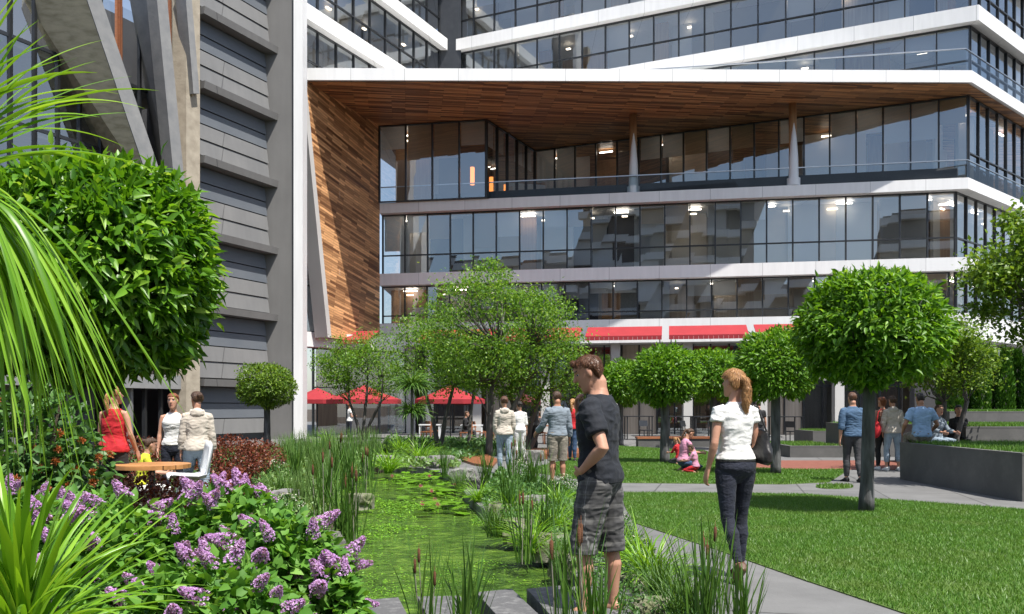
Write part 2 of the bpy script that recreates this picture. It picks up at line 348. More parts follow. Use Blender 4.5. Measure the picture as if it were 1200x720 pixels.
# ---------------------------------------------------------------- camera, sun, sky
cam = bpy.data.cameras.new('camera'); co = bpy.data.objects.new('camera', cam); COL.objects.link(co); SC.camera = co
co.location = (0, 0, HC); co.rotation_euler = (R(90), 0, 0); cam.sensor_width = 36; cam.lens = 36 * F / 1200
cam.shift_y = (HY - 360) / 1200; cam.clip_end = 2000; cam.clip_start = .05
SUN = Vector((.30, -.375, 1.0)).normalized()
sd = bpy.data.lights.new('sun', 'SUN'); sd.energy = 5.0; sd.angle = R(.5); sd.color = (1, .955, .89)
so = bpy.data.objects.new('sun', sd); COL.objects.link(so); so.rotation_euler = SUN.to_track_quat('Z', 'Y').to_euler()
w = bpy.data.worlds.new('World'); SC.world = w; w.use_nodes = True
nt = w.node_tree; sky = nt.nodes.new('ShaderNodeTexSky'); sky.sky_type = 'NISHITA'; sky.sun_disc = False
sky.sun_elevation = math.asin(SUN.z); sky.sun_rotation = math.atan2(SUN.x, SUN.y); sky.air_density = 1.0; sky.dust_density = 1.5; sky.ozone_density = 1
bg = nt.nodes['Background']; bg.inputs[1].default_value = .112
# thin cloud over the blue, as real skies have
tcn = nt.nodes.new('ShaderNodeTexCoord'); cn = nt.nodes.new('ShaderNodeTexNoise'); cn.inputs['Scale'].default_value = 2.6; cn.inputs['Detail'].default_value = 7
cr = nt.nodes.new('ShaderNodeValToRGB'); cr.color_ramp.elements[0].position = .42; cr.color_ramp.elements[1].position = .68
cm = nt.nodes.new('ShaderNodeMixRGB'); cm.inputs[2].default_value = (7.0, 7.2, 7.6, 1)
ml = nt.nodes.new('ShaderNodeMath'); ml.operation = 'MULTIPLY'; ml.inputs[1].default_value = .42
nt.links.new(tcn.outputs['Generated'], cn.inputs['Vector']); nt.links.new(cn.outputs['Fac'], cr.inputs[0]); nt.links.new(cr.outputs[0], ml.inputs[0]); nt.links.new(ml.outputs[0], cm.inputs[0])
nt.links.new(sky.outputs[0], cm.inputs[1]); nt.links.new(cm.outputs[0], bg.inputs[0])
SC.view_settings.view_transform = 'Standard'; SC.view_settings.look = 'None'; SC.view_settings.exposure = 0.66; SC.view_settings.gamma = 1
SC.render.engine = 'CYCLES'; SC.cycles.use_denoising = True; SC.cycles.max_bounces = 7; SC.cycles.transparent_max_bounces = 14
SC.cycles.diffuse_bounces = 3; SC.cycles.glossy_bounces = 3; SC.cycles.caustics_reflective = False; SC.cycles.caustics_refractive = False; SC.cycles.sample_clamp_indirect = 4
try: SC.cycles.denoiser = 'OPENIMAGEDENOISE'
except Exception: pass

# ---------------------------------------------------------------- ground
def poly(name, pts, z, m, thick=.3, kind='structure'):
    o = MB().prism([(p[0], p[1]) for p in pts], z - thick, z).build(name, m)
    return tag(o, kind=kind)
big = MB().quad([(-900, -900, -.42), (900, -900, -.42), (900, 900, -.42), (-900, 900, -.42)]).build('ground', soil); tag(big, kind='structure')
PZ = -.15
edgeR = [G(*p) for p in ((860, 900), (745, 760), (720, 722), (690, 690), (655, 655), (612, 628), (570, 600), (545, 578), (538, 560), (500, 549), (455, 546))]
edgeL = [G(*p) for p in ((330, 1000), (372, 800), (392, 720), (400, 660), (398, 612), (392, 580), (400, 560), (425, 550), (455, 546))]
pond = [(p.x, p.y) for p in edgeL] + [(p.x, p.y) for p in reversed(edgeR[:-1])]
wt = MB().prism([(p[0] * 1.0, p[1]) for p in [(-3.5, 2.2), (-4.2, 24), (3.2, 24), (3.5, 2.2)]], PZ - .2, PZ).build('pond_water', water_m); tag(wt, kind='structure')
# the plaza runs round the pond's right and far sides, the planting bed lies on its left
plaza = [(p.x, p.y) for p in edgeR] + [(-3.4, 33), (-9.0, 33), (-30, 41), (-30, 90), (60, 90), (60, -30), (6, -30), (3.0, 1.0)]
poly('plaza_paving', plaza, 0.0, pave, .4)
bed = [(-3.4, 33)] + [(edgeL[-1].x, edgeL[-1].y)] + [(p.x, p.y) for p in reversed(edgeL[:-1])] + [(-2.0, -2), (-40, -2), (-30, 41), (-9, 33)]
poly('planting_bed', bed, -.01, soil, .4)
def patch(name, px, z, m, kind='structure'):
    pts = [G(*p) if len(p) == 2 else Vector((p[0], p[1], 0)) for p in px]
    z = min(z, .010); n = poly(name, pts, z, m, .009); return [(p.x, p.y) for p in pts]
lawnA = patch('near_lawn', [(742, 613), (724, 578), (830, 578.5), (940, 580), (1070, 588.5), (1200, 598), (14, 11.5, 0), (14, 3.2, 0), (3.35, 3.6, 0), (1060, 720), (940, 680), (840, 645)], .02, lawnm)
lawnB = patch('far_lawn', [(612, 552), (650, 543), (692, 532), (726, 523.5), (826, 529), (850, 538), (872, 549), (940, 551), (995, 551), (972, 565.5), (920, 568), (800, 567), (700, 566)], .02, lawnm)
ov = [G(978 + 22 * math.cos(a), 571 + 2.4 * math.sin(a)) for a in [i * math.pi / 12 for i in range(24)]]
poly('lawn_oval', ov, .01, lawnm, .009)
patch('red_path', [(860, 540), (1062, 540), (1052, 551), (873, 550.5)], .008, redpave)
patch('red_path', [(850, 523), (938, 523), (932, 533), (852, 531)], .008, redpave)
poly('garden_ground', [(-30, 41.2), (-9, 33.2), (-3.2, 33.1), (-3.3, 30), (2, 30), (2.5, 39), (-5, 45)], .012, pave, .01)
def turf(name, poly_, dens, h, w, ymax=40, seed=3):
    rg = np.random.default_rng(seed); P = np.array([(p[0], p[1]) for p in poly_]); lo = P.min(0); hi = P.max(0); A = np.prod(hi - lo); n = int(A * dens)
    x = rg.uniform(lo[0], hi[0], n); y = rg.uniform(lo[1], hi[1], n)
    k = inpoly(x, y, [tuple(p) for p in P]) & (y > 2.5) & (np.abs(x) < y * .8 + 2)
    x = x[k]; y = y[k]; n = len(x); a = rg.uniform(0, 6.283, n); ln = h * rg.uniform(.5, 1.2, n); t = rg.normal(0, .45, (n, 2)) * ln[:, None]
    b = np.stack([x, y, np.full(n, .008)], 1); s = np.stack([np.cos(a), np.sin(a), 0 * a], 1) * w * .5
    V = np.stack([b - s, b + s, b + np.stack([t[:, 0], t[:, 1], ln], 1)], 1).reshape(-1, 3)
    o = link(name, npmesh(name, V, np.arange(3 * n).reshape(-1, 3), B_lawn)); tag(o, kind='stuff', label={3: 'mown green grass blades of the large lawn right of the path', 4: 'mown green grass blades of the lawn further back', 5: 'small oval of mown grass set in the paving'}[seed], cat='grass')
turf('lawn_grass', lawnA, 3800, .036, .010, seed=3)
turf('far_grass', lawnB, 1500, .045, .018, seed=4)
turf('oval_grass', [(p.x, p.y) for p in ov], 1200, .06, .02, seed=5)

# ---------------------------------------------------------------- office building
V2 = lambda x, y: Vector((x, y, 0))
def off(P, Q, d):   # shift the segment by d to its left-hand (inner) side
    t = (Q - P).normalized(); n = Vector((-t.y, t.x, 0)); return P + n * d, Q + n * d
A = V2(22.75, 43.3); B = V2(-7.43, 48.8)          # lower slabs' front line, right corner to left end
RD = V2(1.13, 1).normalized()
Cn = A + RD * 26
office = empty('office_building', (8, 46, 0), world=True)
tag(office, 'glass office building with white floor bands and a wood lined overhang behind the lawn', 'building')
def part(mb, name, m, parent, **k): return mb.build(name, m, parent, **k)
def slab(name, pts, z0, z1, m, parent, bev=0): return MB().prism([(p.x, p.y) for p in pts], z0, z1).build(name, m, parent)
back = [V2(50, 78), V2(-7.2, 70)]
for z1, th in ((12.93, .56), (8.97, .66), (6.17, 1.25)):
    slab('floor_band', [B, A, Cn] + back, z1 - th, z1, white, office)
A5, B5 = A + V2(.1, 0), B
# glass bays
def bays(P, Q, z0, z1, n, parent, wname='window', trans=(.32,), fw=.07, fd=.16, m=glass, blind=0., seed=1, zt=None, span=None, inner=.35):
    rg = random.Random(seed); t = (Q - P).normalized(); nrm = Vector((t.y, -t.x, 0))   # towards the viewer
    L = (Q - P).length
    for i in range(n):
        a = P + t * (L * i / n); b = P + t * (L * (i + 1) / n)
        j = lambda: rg.uniform(-.016, .016)
        mb = MB().quad([a + nrm * j() + Vector((0, 0, z0)), b + nrm * j() + Vector((0, 0, z0)), b + nrm * j() + Vector((0, 0, z1)), a + nrm * j() + Vector((0, 0, z1))])
        wdw = mb.build(wname, m, parent)
        fb = MB()
        def bar(u0, u1, y0, y1):
            p = a + t * u0; q = a + t * u1
            fb.hexa([p + nrm * fd / 2 + Vector((0,0,y0)), q + nrm * fd / 2 + Vector((0,0,y0)), q - nrm * fd / 2 + Vector((0,0,y0)), p - nrm * fd / 2 + Vector((0,0,y0))],
                    [p + nrm * fd / 2 + Vector((0,0,y1)), q + nrm * fd / 2 + Vector((0,0,y1)), q - nrm * fd / 2 + Vector((0,0,y1)), p - nrm * fd / 2 + Vector((0,0,y1))])
        wl = L / n
        bar(-fw / 2, fw / 2, z0, z1)
        if i == n - 1: bar(wl - fw / 2, wl + fw / 2, z0, z1)
        for tr in trans: bar(fw / 2 + .002, wl - fw / 2 - .002, z0 + (z1 - z0) * tr - .03, z0 + (z1 - z0) * tr + .03)
        bar(fw / 2 + .002, wl - fw / 2 - .002, z0, z0 + .06); bar(fw / 2 + .002, wl - fw / 2 - .002, z1 - .06, z1)
        o = fb.build('frame', dframe, office if False else wdw); o.matrix_parent_inverse = Matrix.Identity(4)
        if rg.random() < blind:
            h = (z1 - z0) * rg.choice([.3, .3, .42, .6] if z1 - z0 < 4 else [.3, .3, .3, .45]); p = a - nrm * inner + t * .06; q = b - nrm * inner - t * .06
            MB().quad([p + Vector((0,0,z1-h)), q + Vector((0,0,z1-h)), q + Vector((0,0,z1)), p + Vector((0,0,z1))]).build('blind', blindt if rg.random() < .3 else blindm, parent)
def interior_run(P, Q, z0, z1, depth, parent, seed, lights=6, step=2.6, mats=(interior, interior_brown, curtain, interior, interior_dark, blindm)):
    "rooms behind the glass: back wall panels, cross walls, columns, ceiling lamps and added glowing fill strips"
    rg = random.Random(seed); t = (Q - P).normalized(); nin = Vector((-t.y, t.x, 0)); L = (Q - P).length; u = 0
    while u < L:
        w_ = rg.uniform(.8, step * 1.6); a = P + t * u + nin * (depth * rg.choice([.3, .5, .8, 1])); b = a + t * min(w_, L - u)
        mb = MB(); c = b + nin * .15; d = a + nin * .15
        mb.prism([(a.x, a.y), (b.x, b.y), (c.x, c.y), (d.x, d.y)], z0, z1).build('inner_wall', rg.choice(mats), parent); u += w_ + .02
    bw = [P + nin * (depth + .6), Q + nin * (depth + .6), Q + nin * (depth + .8), P + nin * (depth + .8)]
    MB().prism([(p.x, p.y) for p in bw], z0, z1).build('rear_wall', interior, parent)
    k = .9 if z0 < 14 else 1e9
    while k < L - 1.2:
        c = P + t * k + nin * 1.05; MB().beam(c + Vector((0,0,z1-.12)), c + t * .8 + Vector((0,0,z1-.12)), .10, .05).build('fill_strip', stripm, parent); k += rg.choice([3.0, 3.9, 5.2])  # added glowing strips that brighten the rooms behind the glass
    for k in range(lights):
        c = P + t * (L * (k + rg.uniform(.2, .8)) / lights) + nin * rg.uniform(1.2, depth * .5)
        e = rg.uniform(.08, .28); MB().beam(c - t * e + Vector((0,0,z1-.3)), c + t * e + Vector((0,0,z1-.3)), .16, .05).build('ceiling_lamp', lampm, parent)
gA, gB = off(B, A, .55)
nC = 23
bays(gA, gB - (gB - gA).normalized() * .45, 8.97, 12.37, nC, office, blind=.42, seed=4, inner=.14)
bays(gA, gB - (gB - gA).normalized() * .75, 6.17, 8.31, nC, office, blind=.5, seed=5, inner=.14, trans=(.22,))
interior_run(gA, gB, 8.98, 12.36, 3.2, office, 21, 12, step=1.5)
interior_run(gA, gB, 6.18, 8.30, 3.0, office, 22, 12, step=1.4)
rA, rB = off(A, Cn, .55)
sA = gB - (gB - gA).normalized() * .45
for z0, z1, tr, sd_ in ((8.97, 12.37, (.32,), 31), (6.17, 8.31, (.22,), 32)):
    bays(sA + RD * .05, sA + RD * 9.1, z0, z1, 7, office, wname='side_window', trans=tr, seed=sd_)
    iA = sA + RD * 1; interior_run(iA, iA + RD * 9, z0 + .01, z1 - .01, 5, office, sd_, 2)
# terrace level under the overhang
T0 = V2(-7.43, 48.72); T1 = V2(-1.4, 47.6); T2 = V2(1.4, 53.4); T3 = V2(23.05, 43.95)
for P, Q, n, bl, s_ in ((T0, T1, 4, .9, 7), (T1, T2, 5, .5, 8), (T2, T3, 18, .85, 9)):
    bays(P, Q, 12.94, 17.24, n, office, wname='terrace_window', trans=(), blind=bl, inner=.2, seed=s_, fw=.085)
interior_run(T0 + V2(.3, .3), T1 + V2(-.4, .6), 12.95, 17.2, 4, office, 41, 2)
interior_run(T2 + V2(0, .5), T3 + V2(-1.5, 1), 12.95, 17.2, 6, office, 42, 6)
bays(T3 + RD * .05, T3 + RD * 9, 12.94, 17.24, 7, office, wname='side_window', trans=(.33,), seed=10)
interior_run(T3 + RD * 1 + V2(0, 0), T3 + RD * 9, 12.95, 17.2, 4, office, 43, 2)
for px in (525, 598, 658):     # warm lamps glowing behind the terrace glass
    p = T1 + (T2 - T1) * ((px - 500) / 200) + V2(-1.2, 1.0); MB().tube([p + Vector((0,0,14.1)), p + Vector((0,0,15.1))], .12, 8).build('wall_lamp', warm, office)
# overhang: roof slab with a boarded soffit, wall lined with the same boards
Kf = [V2(-10.1, 42.0), V2(22.4, 42.3)]; Kr = Kf[1] + RD * 27
canopy = [Kf[0], Kf[1], Kr, V2(50, 76), V2(-7.2, 60), V2(-10.1, 48)]
slab('overhang_slab', canopy, 17.30, 17.88, white, office)
sp = [(-9.95, 42.12), (22.3, 42.42), (Kr.x - .2, Kr.y), (49, 75), (-7.2, 59), (-7.5, 48.7)]
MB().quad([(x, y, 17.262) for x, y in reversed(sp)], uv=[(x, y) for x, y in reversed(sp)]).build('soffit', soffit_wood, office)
wd = (V2(-7.43, 48.8) - V2(-10, 42)); wl = wd.length
def wp(s, z): p = V2(-10, 42) + wd * s; return Vector((p.x, p.y, z)), (s * wl, z)
pts = [wp(.0, 17.26), wp(.31, 5.0), wp(1.0, 5.0), wp(1.0, 17.26)]
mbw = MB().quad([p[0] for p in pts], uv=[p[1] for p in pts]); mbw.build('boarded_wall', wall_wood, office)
n_ = Vector((wd.y, -wd.x, 0)).normalized()
mb = MB(); a0, a1 = pts[0][0], pts[1][0]; dn = wd.normalized()
mb.hexa([a1 - dn * .35 + n_ * .05, a1 + n_ * .05, a1 - n_ * .7, a1 - dn * .35 - n_ * .7], [a0 - dn * .35 + n_ * .05, a0 + n_ * .05, a0 - n_ * .7, a0 - dn * .35 - n_ * .7]).build('raked_trim', pale, office)
# terrace balustrades, upstand and columns
def balustrade(P, Q, z0, h, parent, n=8):
    t = (Q - P).normalized(); L = (Q - P).length
    r = MB().quad([P + Vector((0,0,z0)), Q + Vector((0,0,z0)), Q + Vector((0,0,z0+h)), P + Vector((0,0,z0+h))]).build('glass_balustrade', clear, parent)
    q = MB().beam(P + Vector((0,0,z0+h+.02)), Q + Vector((0,0,z0+h+.02)), .07, .05).build('handrail', metal_l, r); q.matrix_parent_inverse = Matrix.Identity(4)
bA, bB = off(B, A, .22)
balustrade(bA, bB, 12.93, .92, office); balustrade(bB, bB + RD * 12, 12.93, .92, office)
uA, uB = off(B, A, .45)
MB().prism([(p.x, p.y) for p in (uA + V2(3, 0), uB + V2(-.4, 0), uB + V2(-.1, .5), uA + V2(3, .5))], 12.935, 13.55).build('dark_upstand', interior_dark, office)
kA = V2(22.3, 42.7); balustrade(V2(-1, 46.8), kA, 17.88, 1.2, office); balustrade(kA, kA + RD * 12, 17.88, 1.2, office)
def column(px, Y, z0, z1, r=.16):
    x = (px - 600) / F * Y; pr = []
    mb = MB().tube([(x, Y, z0), (x, Y, z1)], .20, 20); c = mb.build('column', interior_brown, office, smooth=True)
    d = MB().tube([(x, Y - .12, z0), (x, Y - .12, z0 + .4), (x, Y - .12, z0 + .41), (x, Y - .16, z0 + 1.6), (x, Y - .18, z0 + 2.6), (x, Y - .18, z0 + 3.3)], [.34, .34, .26, .22, .13, .015], 20).build('tapered_sleeve', plast, c, smooth=False); d.matrix_parent_inverse = Matrix.Identity(4)
column(742, 46.9, 12.94, 17.26); column(929, 45.2, 12.94, 17.26)
# upper volume with two rising bands, and the same bands on the left wing
I0 = V2(-4.07, 56.7); U1 = V2(23.5, 43.73); ud = (U1 - I0).normalized(); S1 = U1 + RD * 26
for zt, th in ((21.75, .78), (25.42, .72), (29.3, .72)):
    slab('upper_band', [I0, U1, S1, V2(48, 82), V2(-4, 82)], zt - th, zt, white, office)
ug0, ug1 = off(I0, U1, .5)
for k, (z0, z1, s_) in enumerate(((17.9, 20.95, 51), (21.77, 24.68, 52), (25.44, 28.56, 53))):
    bays(ug0, ug1 - ud * .4, z0, z1, 20, office, wname='upper_window', trans=(.42,), blind=.35, seed=s_)
    interior_run(ug0, ug1 - ud, z0 + .01, z1 - .01, 4, office, s_, 9, step=2)
    e_ = ug1 - ud * .4
    bays(e_ + RD * .05, e_ + RD * 10, z0, z1, 8, office, wname='side_window', trans=(.42,), blind=.3, seed=s_ + 5)
    interior_run(e_ + RD, e_ + RD * 10, z0 + .01, z1 - .01, 4, office, s_ + 9, 1)
# ground floor: columns, pale panels, dark shopfronts
fA, fB = off(B, A, 1.6); ft = (fB - fA).normalized(); fn = Vector((ft.y, -ft.x, 0)); FL = (fB - fA).length
rg = random.Random(5)
for i in range(16):
    a = fA + ft * (FL * i / 16 - .0); b = fA + ft * (FL * (i + 1) / 16 - .02)
    nm, mm = (('shopfront', glass) if i % 4 != 3 else ('curtain_panel', curtain))
    o = MB().prism([(a.x, a.y), (b.x, b.y), (b.x - fn.x*.05, b.y - fn.y*.05), (a.x - fn.x*.05, a.y - fn.y*.05)], 0, 4.9).build(nm, mm, office)
    q = MB().beam(a + fn * .06 + Vector((0,0,0)), a + fn * .06 + Vector((0,0,4.9)), .09, .14); q.beam(a + fn * .05 + Vector((0,0,2.6)), b + fn * .05 + Vector((0,0,2.6)), .1, .1)
    q.beam((a + b) / 2 + fn * .06, (a + b) / 2 + fn * .06 + Vector((0,0,4.9)), .07, .1)
    q.build('frame', dframe, o).matrix_parent_inverse = Matrix.Identity(4)
    if i % 4 != 3 and i > 3:
        c0 = a - fn * .5; c1 = b - fn * .5
        MB().prism([(c0.x, c0.y), (c1.x, c1.y), (c1.x, c1.y + .1), (c0.x, c0.y + .1)], 0, 4.7).build('curtain', curtain if rg.random() < .7 else interior_brown, office)
fr0 = fB + RD * .2
bays(fB, fB + RD * 9, 0, 4.9, 6, office, wname='side_window', trans=(.5,), seed=71); interior_run(fB + RD * .8, fB + RD * 9, 0, 4.9, 4, office, 73, 1)
for i in range(8):
    c = fA + ft * (FL * (i + .42) / 8) + fn * .9
    MB().box((c.x - .24, c.y - .24, 0), (c.x + .24, c.y + .24, 4.92)).build('pillar', pale, office)
MB().prism([(p.x, p.y) for p in (fA - fn * 5, fB - fn * 5, fB - fn * 5.2, fA - fn * 5.2)], 0, 4.9).build('rear_wall', interior_brown, office)
# left, under the boarded wall: white beam, glazing
MB().prism([(-10.7, 43.6), (-6.2, 47.9), (-6.0, 49.2), (-10.7, 45.2)], 4.55, 5.3).build('white_beam', white, office)
bays(V2(-10.6, 44.3), V2(-9.0, 45.0), 5.3, 17.2, 2, office, wname='stair_window', trans=(.2, .4, .6, .8), seed=81)
MB().prism([(-11.2, 46.4), (-8.3, 46.8), (-8.3, 47), (-11.2, 46.6)], 5.3, 17.2).build('inner_wall', interior, office)
for z in (8.3, 12.3): MB().box((-10.9, 44.9, z), (-8.9, 46.3, z + .35)).build('stair_floor', white, office)
bays(V2(-10.3, 45.0), V2(-5.8, 49.2), 0, 4.55, 3, office, wname='shopfront', trans=(.55,), seed=83)
MB().box((-11.4, 50.5, 0), (-4, 50.8, 5)).build('rear_wall', interior_brown, office)
# red awnings over the shopfronts
aw0 = None
for i, (x0, x1) in enumerate(((395, 447), (500, 590), (598, 684), (689, 776), (784, 873), (883, 962))):
    Yc = 47.5 - (x0 - 445) / 690 * 5.5 - 1.2
    a = V2((x0 - 600) / F * Yc, Yc); b = a + ft * ((x1 - x0) / F * Yc * .985)
    aw = empty('awning', (a + b) / 2 + Vector((0, 0, 5.0)), world=True)
    lab = ['red awning beside the foot of the boarded wall', 'red awning hidden behind the tallest tree', 'red awning just left of the standing man\'s head', 'red awning right above the standing man\'s head', 'red awning above the gap between the two round trees', 'red awning partly behind the big round tree'][i]
    tag(aw, lab, 'awning', 'red awnings on the office building')
    zt, zb = 5.50, 4.92; o_ = fn * 1.5
    c = MB().hexa([a + o_ + Vector((0,0,zb)), b + o_ + Vector((0,0,zb)), b + Vector((0,0,zt)), a + Vector((0,0,zt))], [a + o_ + Vector((0,0,zb+.05)), b + o_ + Vector((0,0,zb+.05)), b + Vector((0,0,zt+.05)), a + Vector((0,0,zt+.05))]).build('canvas', redcloth, aw)
    v = MB()
    k_ = 16
    for s_ in range(k_):
        p = a + (b - a) * (s_ / k_) + o_ * 1.004; q = a + (b - a) * ((s_ + .97) / k_) + o_ * 1.004
        v.quad([p + Vector((0,0,zb+.05)), q + Vector((0,0,zb+.05)), q + Vector((0,0,zb-.16)), p + Vector((0,0,zb-.16))])
    v.build('valance', redcloth, aw)
    for p in (a + ft * .1, b - ft * .1): MB().beam(p + o_ * .98 + Vector((0,0,zb-.01)), p + Vector((0,0,zb-.3)), .05, .05).build('arm', dframe, aw)

# ---------------------------------------------------------------- left glass wing above the overhang
wing = empty('glass_wing', (-7, 50, 17.9), world=True); tag(wing, 'glass wing with white bands meeting the office building at an inner corner', 'building')
LD = V2(.4265, .9045); E0 = I0 - LD * 14.95
for zt, th in ((21.75, .78), (25.42, .72), (29.3, .72)):
    slab('floor_band', [E0, I0 - LD * .3, V2(-4.6, 62), V2(-18, 66), V2(-22, 49)], zt - th, zt, white, wing)
lg0, lg1 = off(E0, I0, .5)
for z0, z1, s_ in ((17.9, 20.95, 61), (21.77, 24.68, 62), (25.44, 28.56, 63)):
    bays(lg0 + LD * .3, lg1 - LD * .5, z0, z1, 9, wing, trans=(.42,), blind=.2, seed=s_)
    interior_run(lg0, lg1 - LD, z0 + .01, z1 - .01, 5, wing, s_, 4)

MB().box((I0.x - .75, I0.y - .2, 17.9), (I0.x + .75, I0.y + 1.6, 29)).build('corner_post', dframe, wing)
# ---------------------------------------------------------------- slatted grey building
slat = empty('grey_slat_building', (-12.5, 38, 0), world=True); tag(slat, 'dark grey building clad in overlapping boards with projecting ledges and a tall pale end post', 'building')
Q1 = V2(-11.47, 40.0); Q0 = Q1 - LD * 4.25; Nn = Vector((LD.y, -LD.x, 0))
MB().prism([(-11.47, 40), (-10.02, 40), (-10.02, 40.6), (-11.4, 41.2)], 0, 34).build('end_wall', grey_fin, slat)
MB().box((-10.02, 39.85, 0), (-9.6, 40.7, 34)).build('corner_post', white, slat)
MB().prism([(Q0.x, Q0.y), (Q1.x, Q1.y), (-12.4, 40.6), (-14.4, 36.5)], 0, 34).build('core_wall', blue_board, slat)
for k in range(-1, 10):
    zb = 2.35 + 3.08 * k
    # projecting ledge, running past the end wall
    a = Q0 + Vector((0, 0, 0)); b = Q1 + LD * .55
    if zb > -.5:
        MB().hexa([a + Vector((0,0,zb)), b + Vector((0,0,zb)), b + Nn * .62 + Vector((0,0,zb)), a + Nn * .62 + Vector((0,0,zb))][::-1], [a + Vector((0,0,zb+.32)), b + Vector((0,0,zb+.32)), b + Nn * .66 + Vector((0,0,zb+.30)), a + Nn * .66 + Vector((0,0,zb+.30))][::-1]).build('ledge', grey_fin, slat)
    for j, (u0, u1, m_, o_) in enumerate(((.36, 1.02, grey_board, .30), (1.06, 1.70, grey_board, .24), (1.74, 2.36, blue_board, .16), (2.40, 3.04, blue_board, .10))):
        z0, z1 = zb + u0, zb + u1
        if z0 < 0: continue
        MB().hexa([Q0 + Nn * .01 + Vector((0,0,z0)), Q1 + Nn * .01 + Vector((0,0,z0)), Q1 + Nn * (o_ + .1) + Vector((0,0,z0)), Q0 + Nn * (o_ + .1) + Vector((0,0,z0))][::-1],
                  [Q0 + Nn * .01 + Vector((0,0,z1)), Q1 + Nn * .01 + Vector((0,0,z1)), Q1 + Nn * o_ + Vector((0,0,z1)), Q0 + Nn * o_ + Vector((0,0,z1))][::-1]).build('board', m_, slat)

# ---------------------------------------------------------------- concrete building with raking slabs
conc = empty('concrete_building', (-15, 32, 0), world=True); tag(conc, 'building with raking board-marked concrete slabs, dark glazing and timber slats at far left', 'building')
MB().prism([(Q0.x - .12, Q0.y - .2), (Q0.x + .42, Q0.y - .35), (Q0.x + .1, Q0.y - 1.0), (Q0.x - .5, Q0.y - .9)], 0, 34).build('stone_edge', stone_edge, conc)
FP = Q0 - LD * .8
def onF(px, py, o=0.0):   # point on the facade plane (offset o towards the court) at that spot
    kx = (px - 600) / F; P0 = FP + Nn * o; s = (P0.x - kx * P0.y) / (LD.x - kx * LD.y); p = P0 - LD * s
    return Vector((p.x, p.y, HC + (HY - py) / F * p.y))
def raking(n1, e0, e1, s0, s1, o, m1, m2, hw):
    "slab: front edge e0-e1 (picture spots), soffit back line s0-s1, front face hw wide"
    a, b = onF(*e0, o), onF(*e1, o); c, d = onF(*s1, -.9), onF(*s0, -.9); up = Vector((0, .0, .25))
    w0 = onF(e0[0] + hw, e0[1], o); w1 = onF(e1[0] + hw, e1[1], o)
    MB().hexa([a, b, c, d], [a + up * 1.2 - Nn * .02, b + up * 1.2 - Nn * .02, c + up, d + up]).build('raking_slab', m1, conc)
    MB().hexa([a + Nn * .04, b + Nn * .04, w1 + Nn * .04, w0 + Nn * .04], [a - Nn * .5, b - Nn * .5, w1 - Nn * .5, w0 - Nn * .5]).build('edge_beam', m2, conc)
raking('r', (97, -12), (180, 232), (22, -12), (146, 232), 1.0, concrete, beam_grey, 17)
raking('r', (182, -12), (205, 232), (150, -12), (192, 232), .9, beam_grey, beam_grey, 12)
raking('r', (216, -12), (226, 110), (186, -12), (214, 150), .7, concrete, beam_grey, 7)
for i in range(10):
    s0 = 8.6 - i * .9; a = FP - LD * (s0 + .9) - Nn * .6; b = FP - LD * s0 - Nn * .6
    a_, b_ = a, b
    wdw = MB().quad([a + Vector((0,0,2.4)), b + Vector((0,0,2.4)), b + Vector((0,0,17)), a + Vector((0,0,17))]).build('window', glass, conc)
    f_ = MB().beam(a + Vector((0,0,2.4)), a + Vector((0,0,17)), .1, .18)
    for z in (2.5, 5.4, 8.3, 11.2, 14.1): f_.beam(a + Vector((0,0,z)), b + Vector((0,0,z)), .08, .12)
    f_.build('frame', dframe, wdw).matrix_parent_inverse = Matrix.Identity(4)
for i, px in enumerate((137, 141, 199, 214, 215)):
    a = onF(px, -10, .1); b = Vector((a.x, a.y, 3)); MB().beam(b, a, .07, .2).build('timber_slat', deck_wood, conc)
a, b = FP - LD * 10 - Nn * 3.2, FP + LD * 6 - Nn * 3.2
MB().prism([(a.x, a.y), (b.x, b.y), (b.x - .2, b.y + .1), (a.x - .2, a.y + .1)], 0, 18).build('rear_wall', interior_dark, conc)
for z in (2.3, 5.2, 8.1, 11.0, 13.9):
    a, b = FP - LD * 10 - Nn * .8, FP - Nn * .8; c, d = FP - Nn * 3.2, FP - LD * 10 - Nn * 3.2
    MB().prism([(q.x, q.y) for q in (a, b, c, d)], z, z + .25).build('floor_slab', concrete, conc)
for i in range(12):      # ground floor piers and slatted screen behind the planting
    p = FP - LD * (i * .8) - Nn * .1
    MB().beam(p, p + Vector((0, 0, 2.3)), .12 if i % 3 else .35, .2).build('pier', beam_grey if i % 3 == 0 else dframe, conc)
MB().prism([(q.x, q.y) for q in (FP - LD * 10 + Nn * .3, FP + Nn * .3, FP - Nn * .9, FP - LD * 10 - Nn * .9)], 2.2, 2.75).build('fascia', beam_grey, conc)

# ---------------------------------------------------------------- the building across the court, seen only in the glass
opp = empty('stone_office_block', (5, -42, 0), world=True); tag(opp, 'pale stone block across the court, mirrored in the office glazing', 'building')
rg = random.Random(12)
for x0, x1, y0, h in ((-48, -22, -40, 26), (-22, 2, -44, 36), (2, 14, -41, 22), (24, 48, -46, 30)):
    MB().box((x0, y0 - 16, 0), (x1, y0, h)).build('wall', interior_dark, opp)
    for k in range(int(h / 4.2)):
        MB().box((x0 - .5, y0 + .01, k * 4.2 + 3.2), (x1 + .5, y0 + 1.3, k * 4.2 + 4.3)).build('floor_band', white, opp)
        u = x0 + .2
        while u < x1 - 3:
            w_ = rg.uniform(3.2, 6.5); u1 = min(u + w_, x1 - .1)
            if rg.random() < .62: MB().box((u, y0 + .02, k * 4.2 + .1), (u1, y0 + .35, k * 4.2 + 3.18)).build('wall_panel', rg.choice([stone_edge, white, interior, blindm, interior_brown]), opp)
            u = u1 + rg.uniform(.2, 1.2)
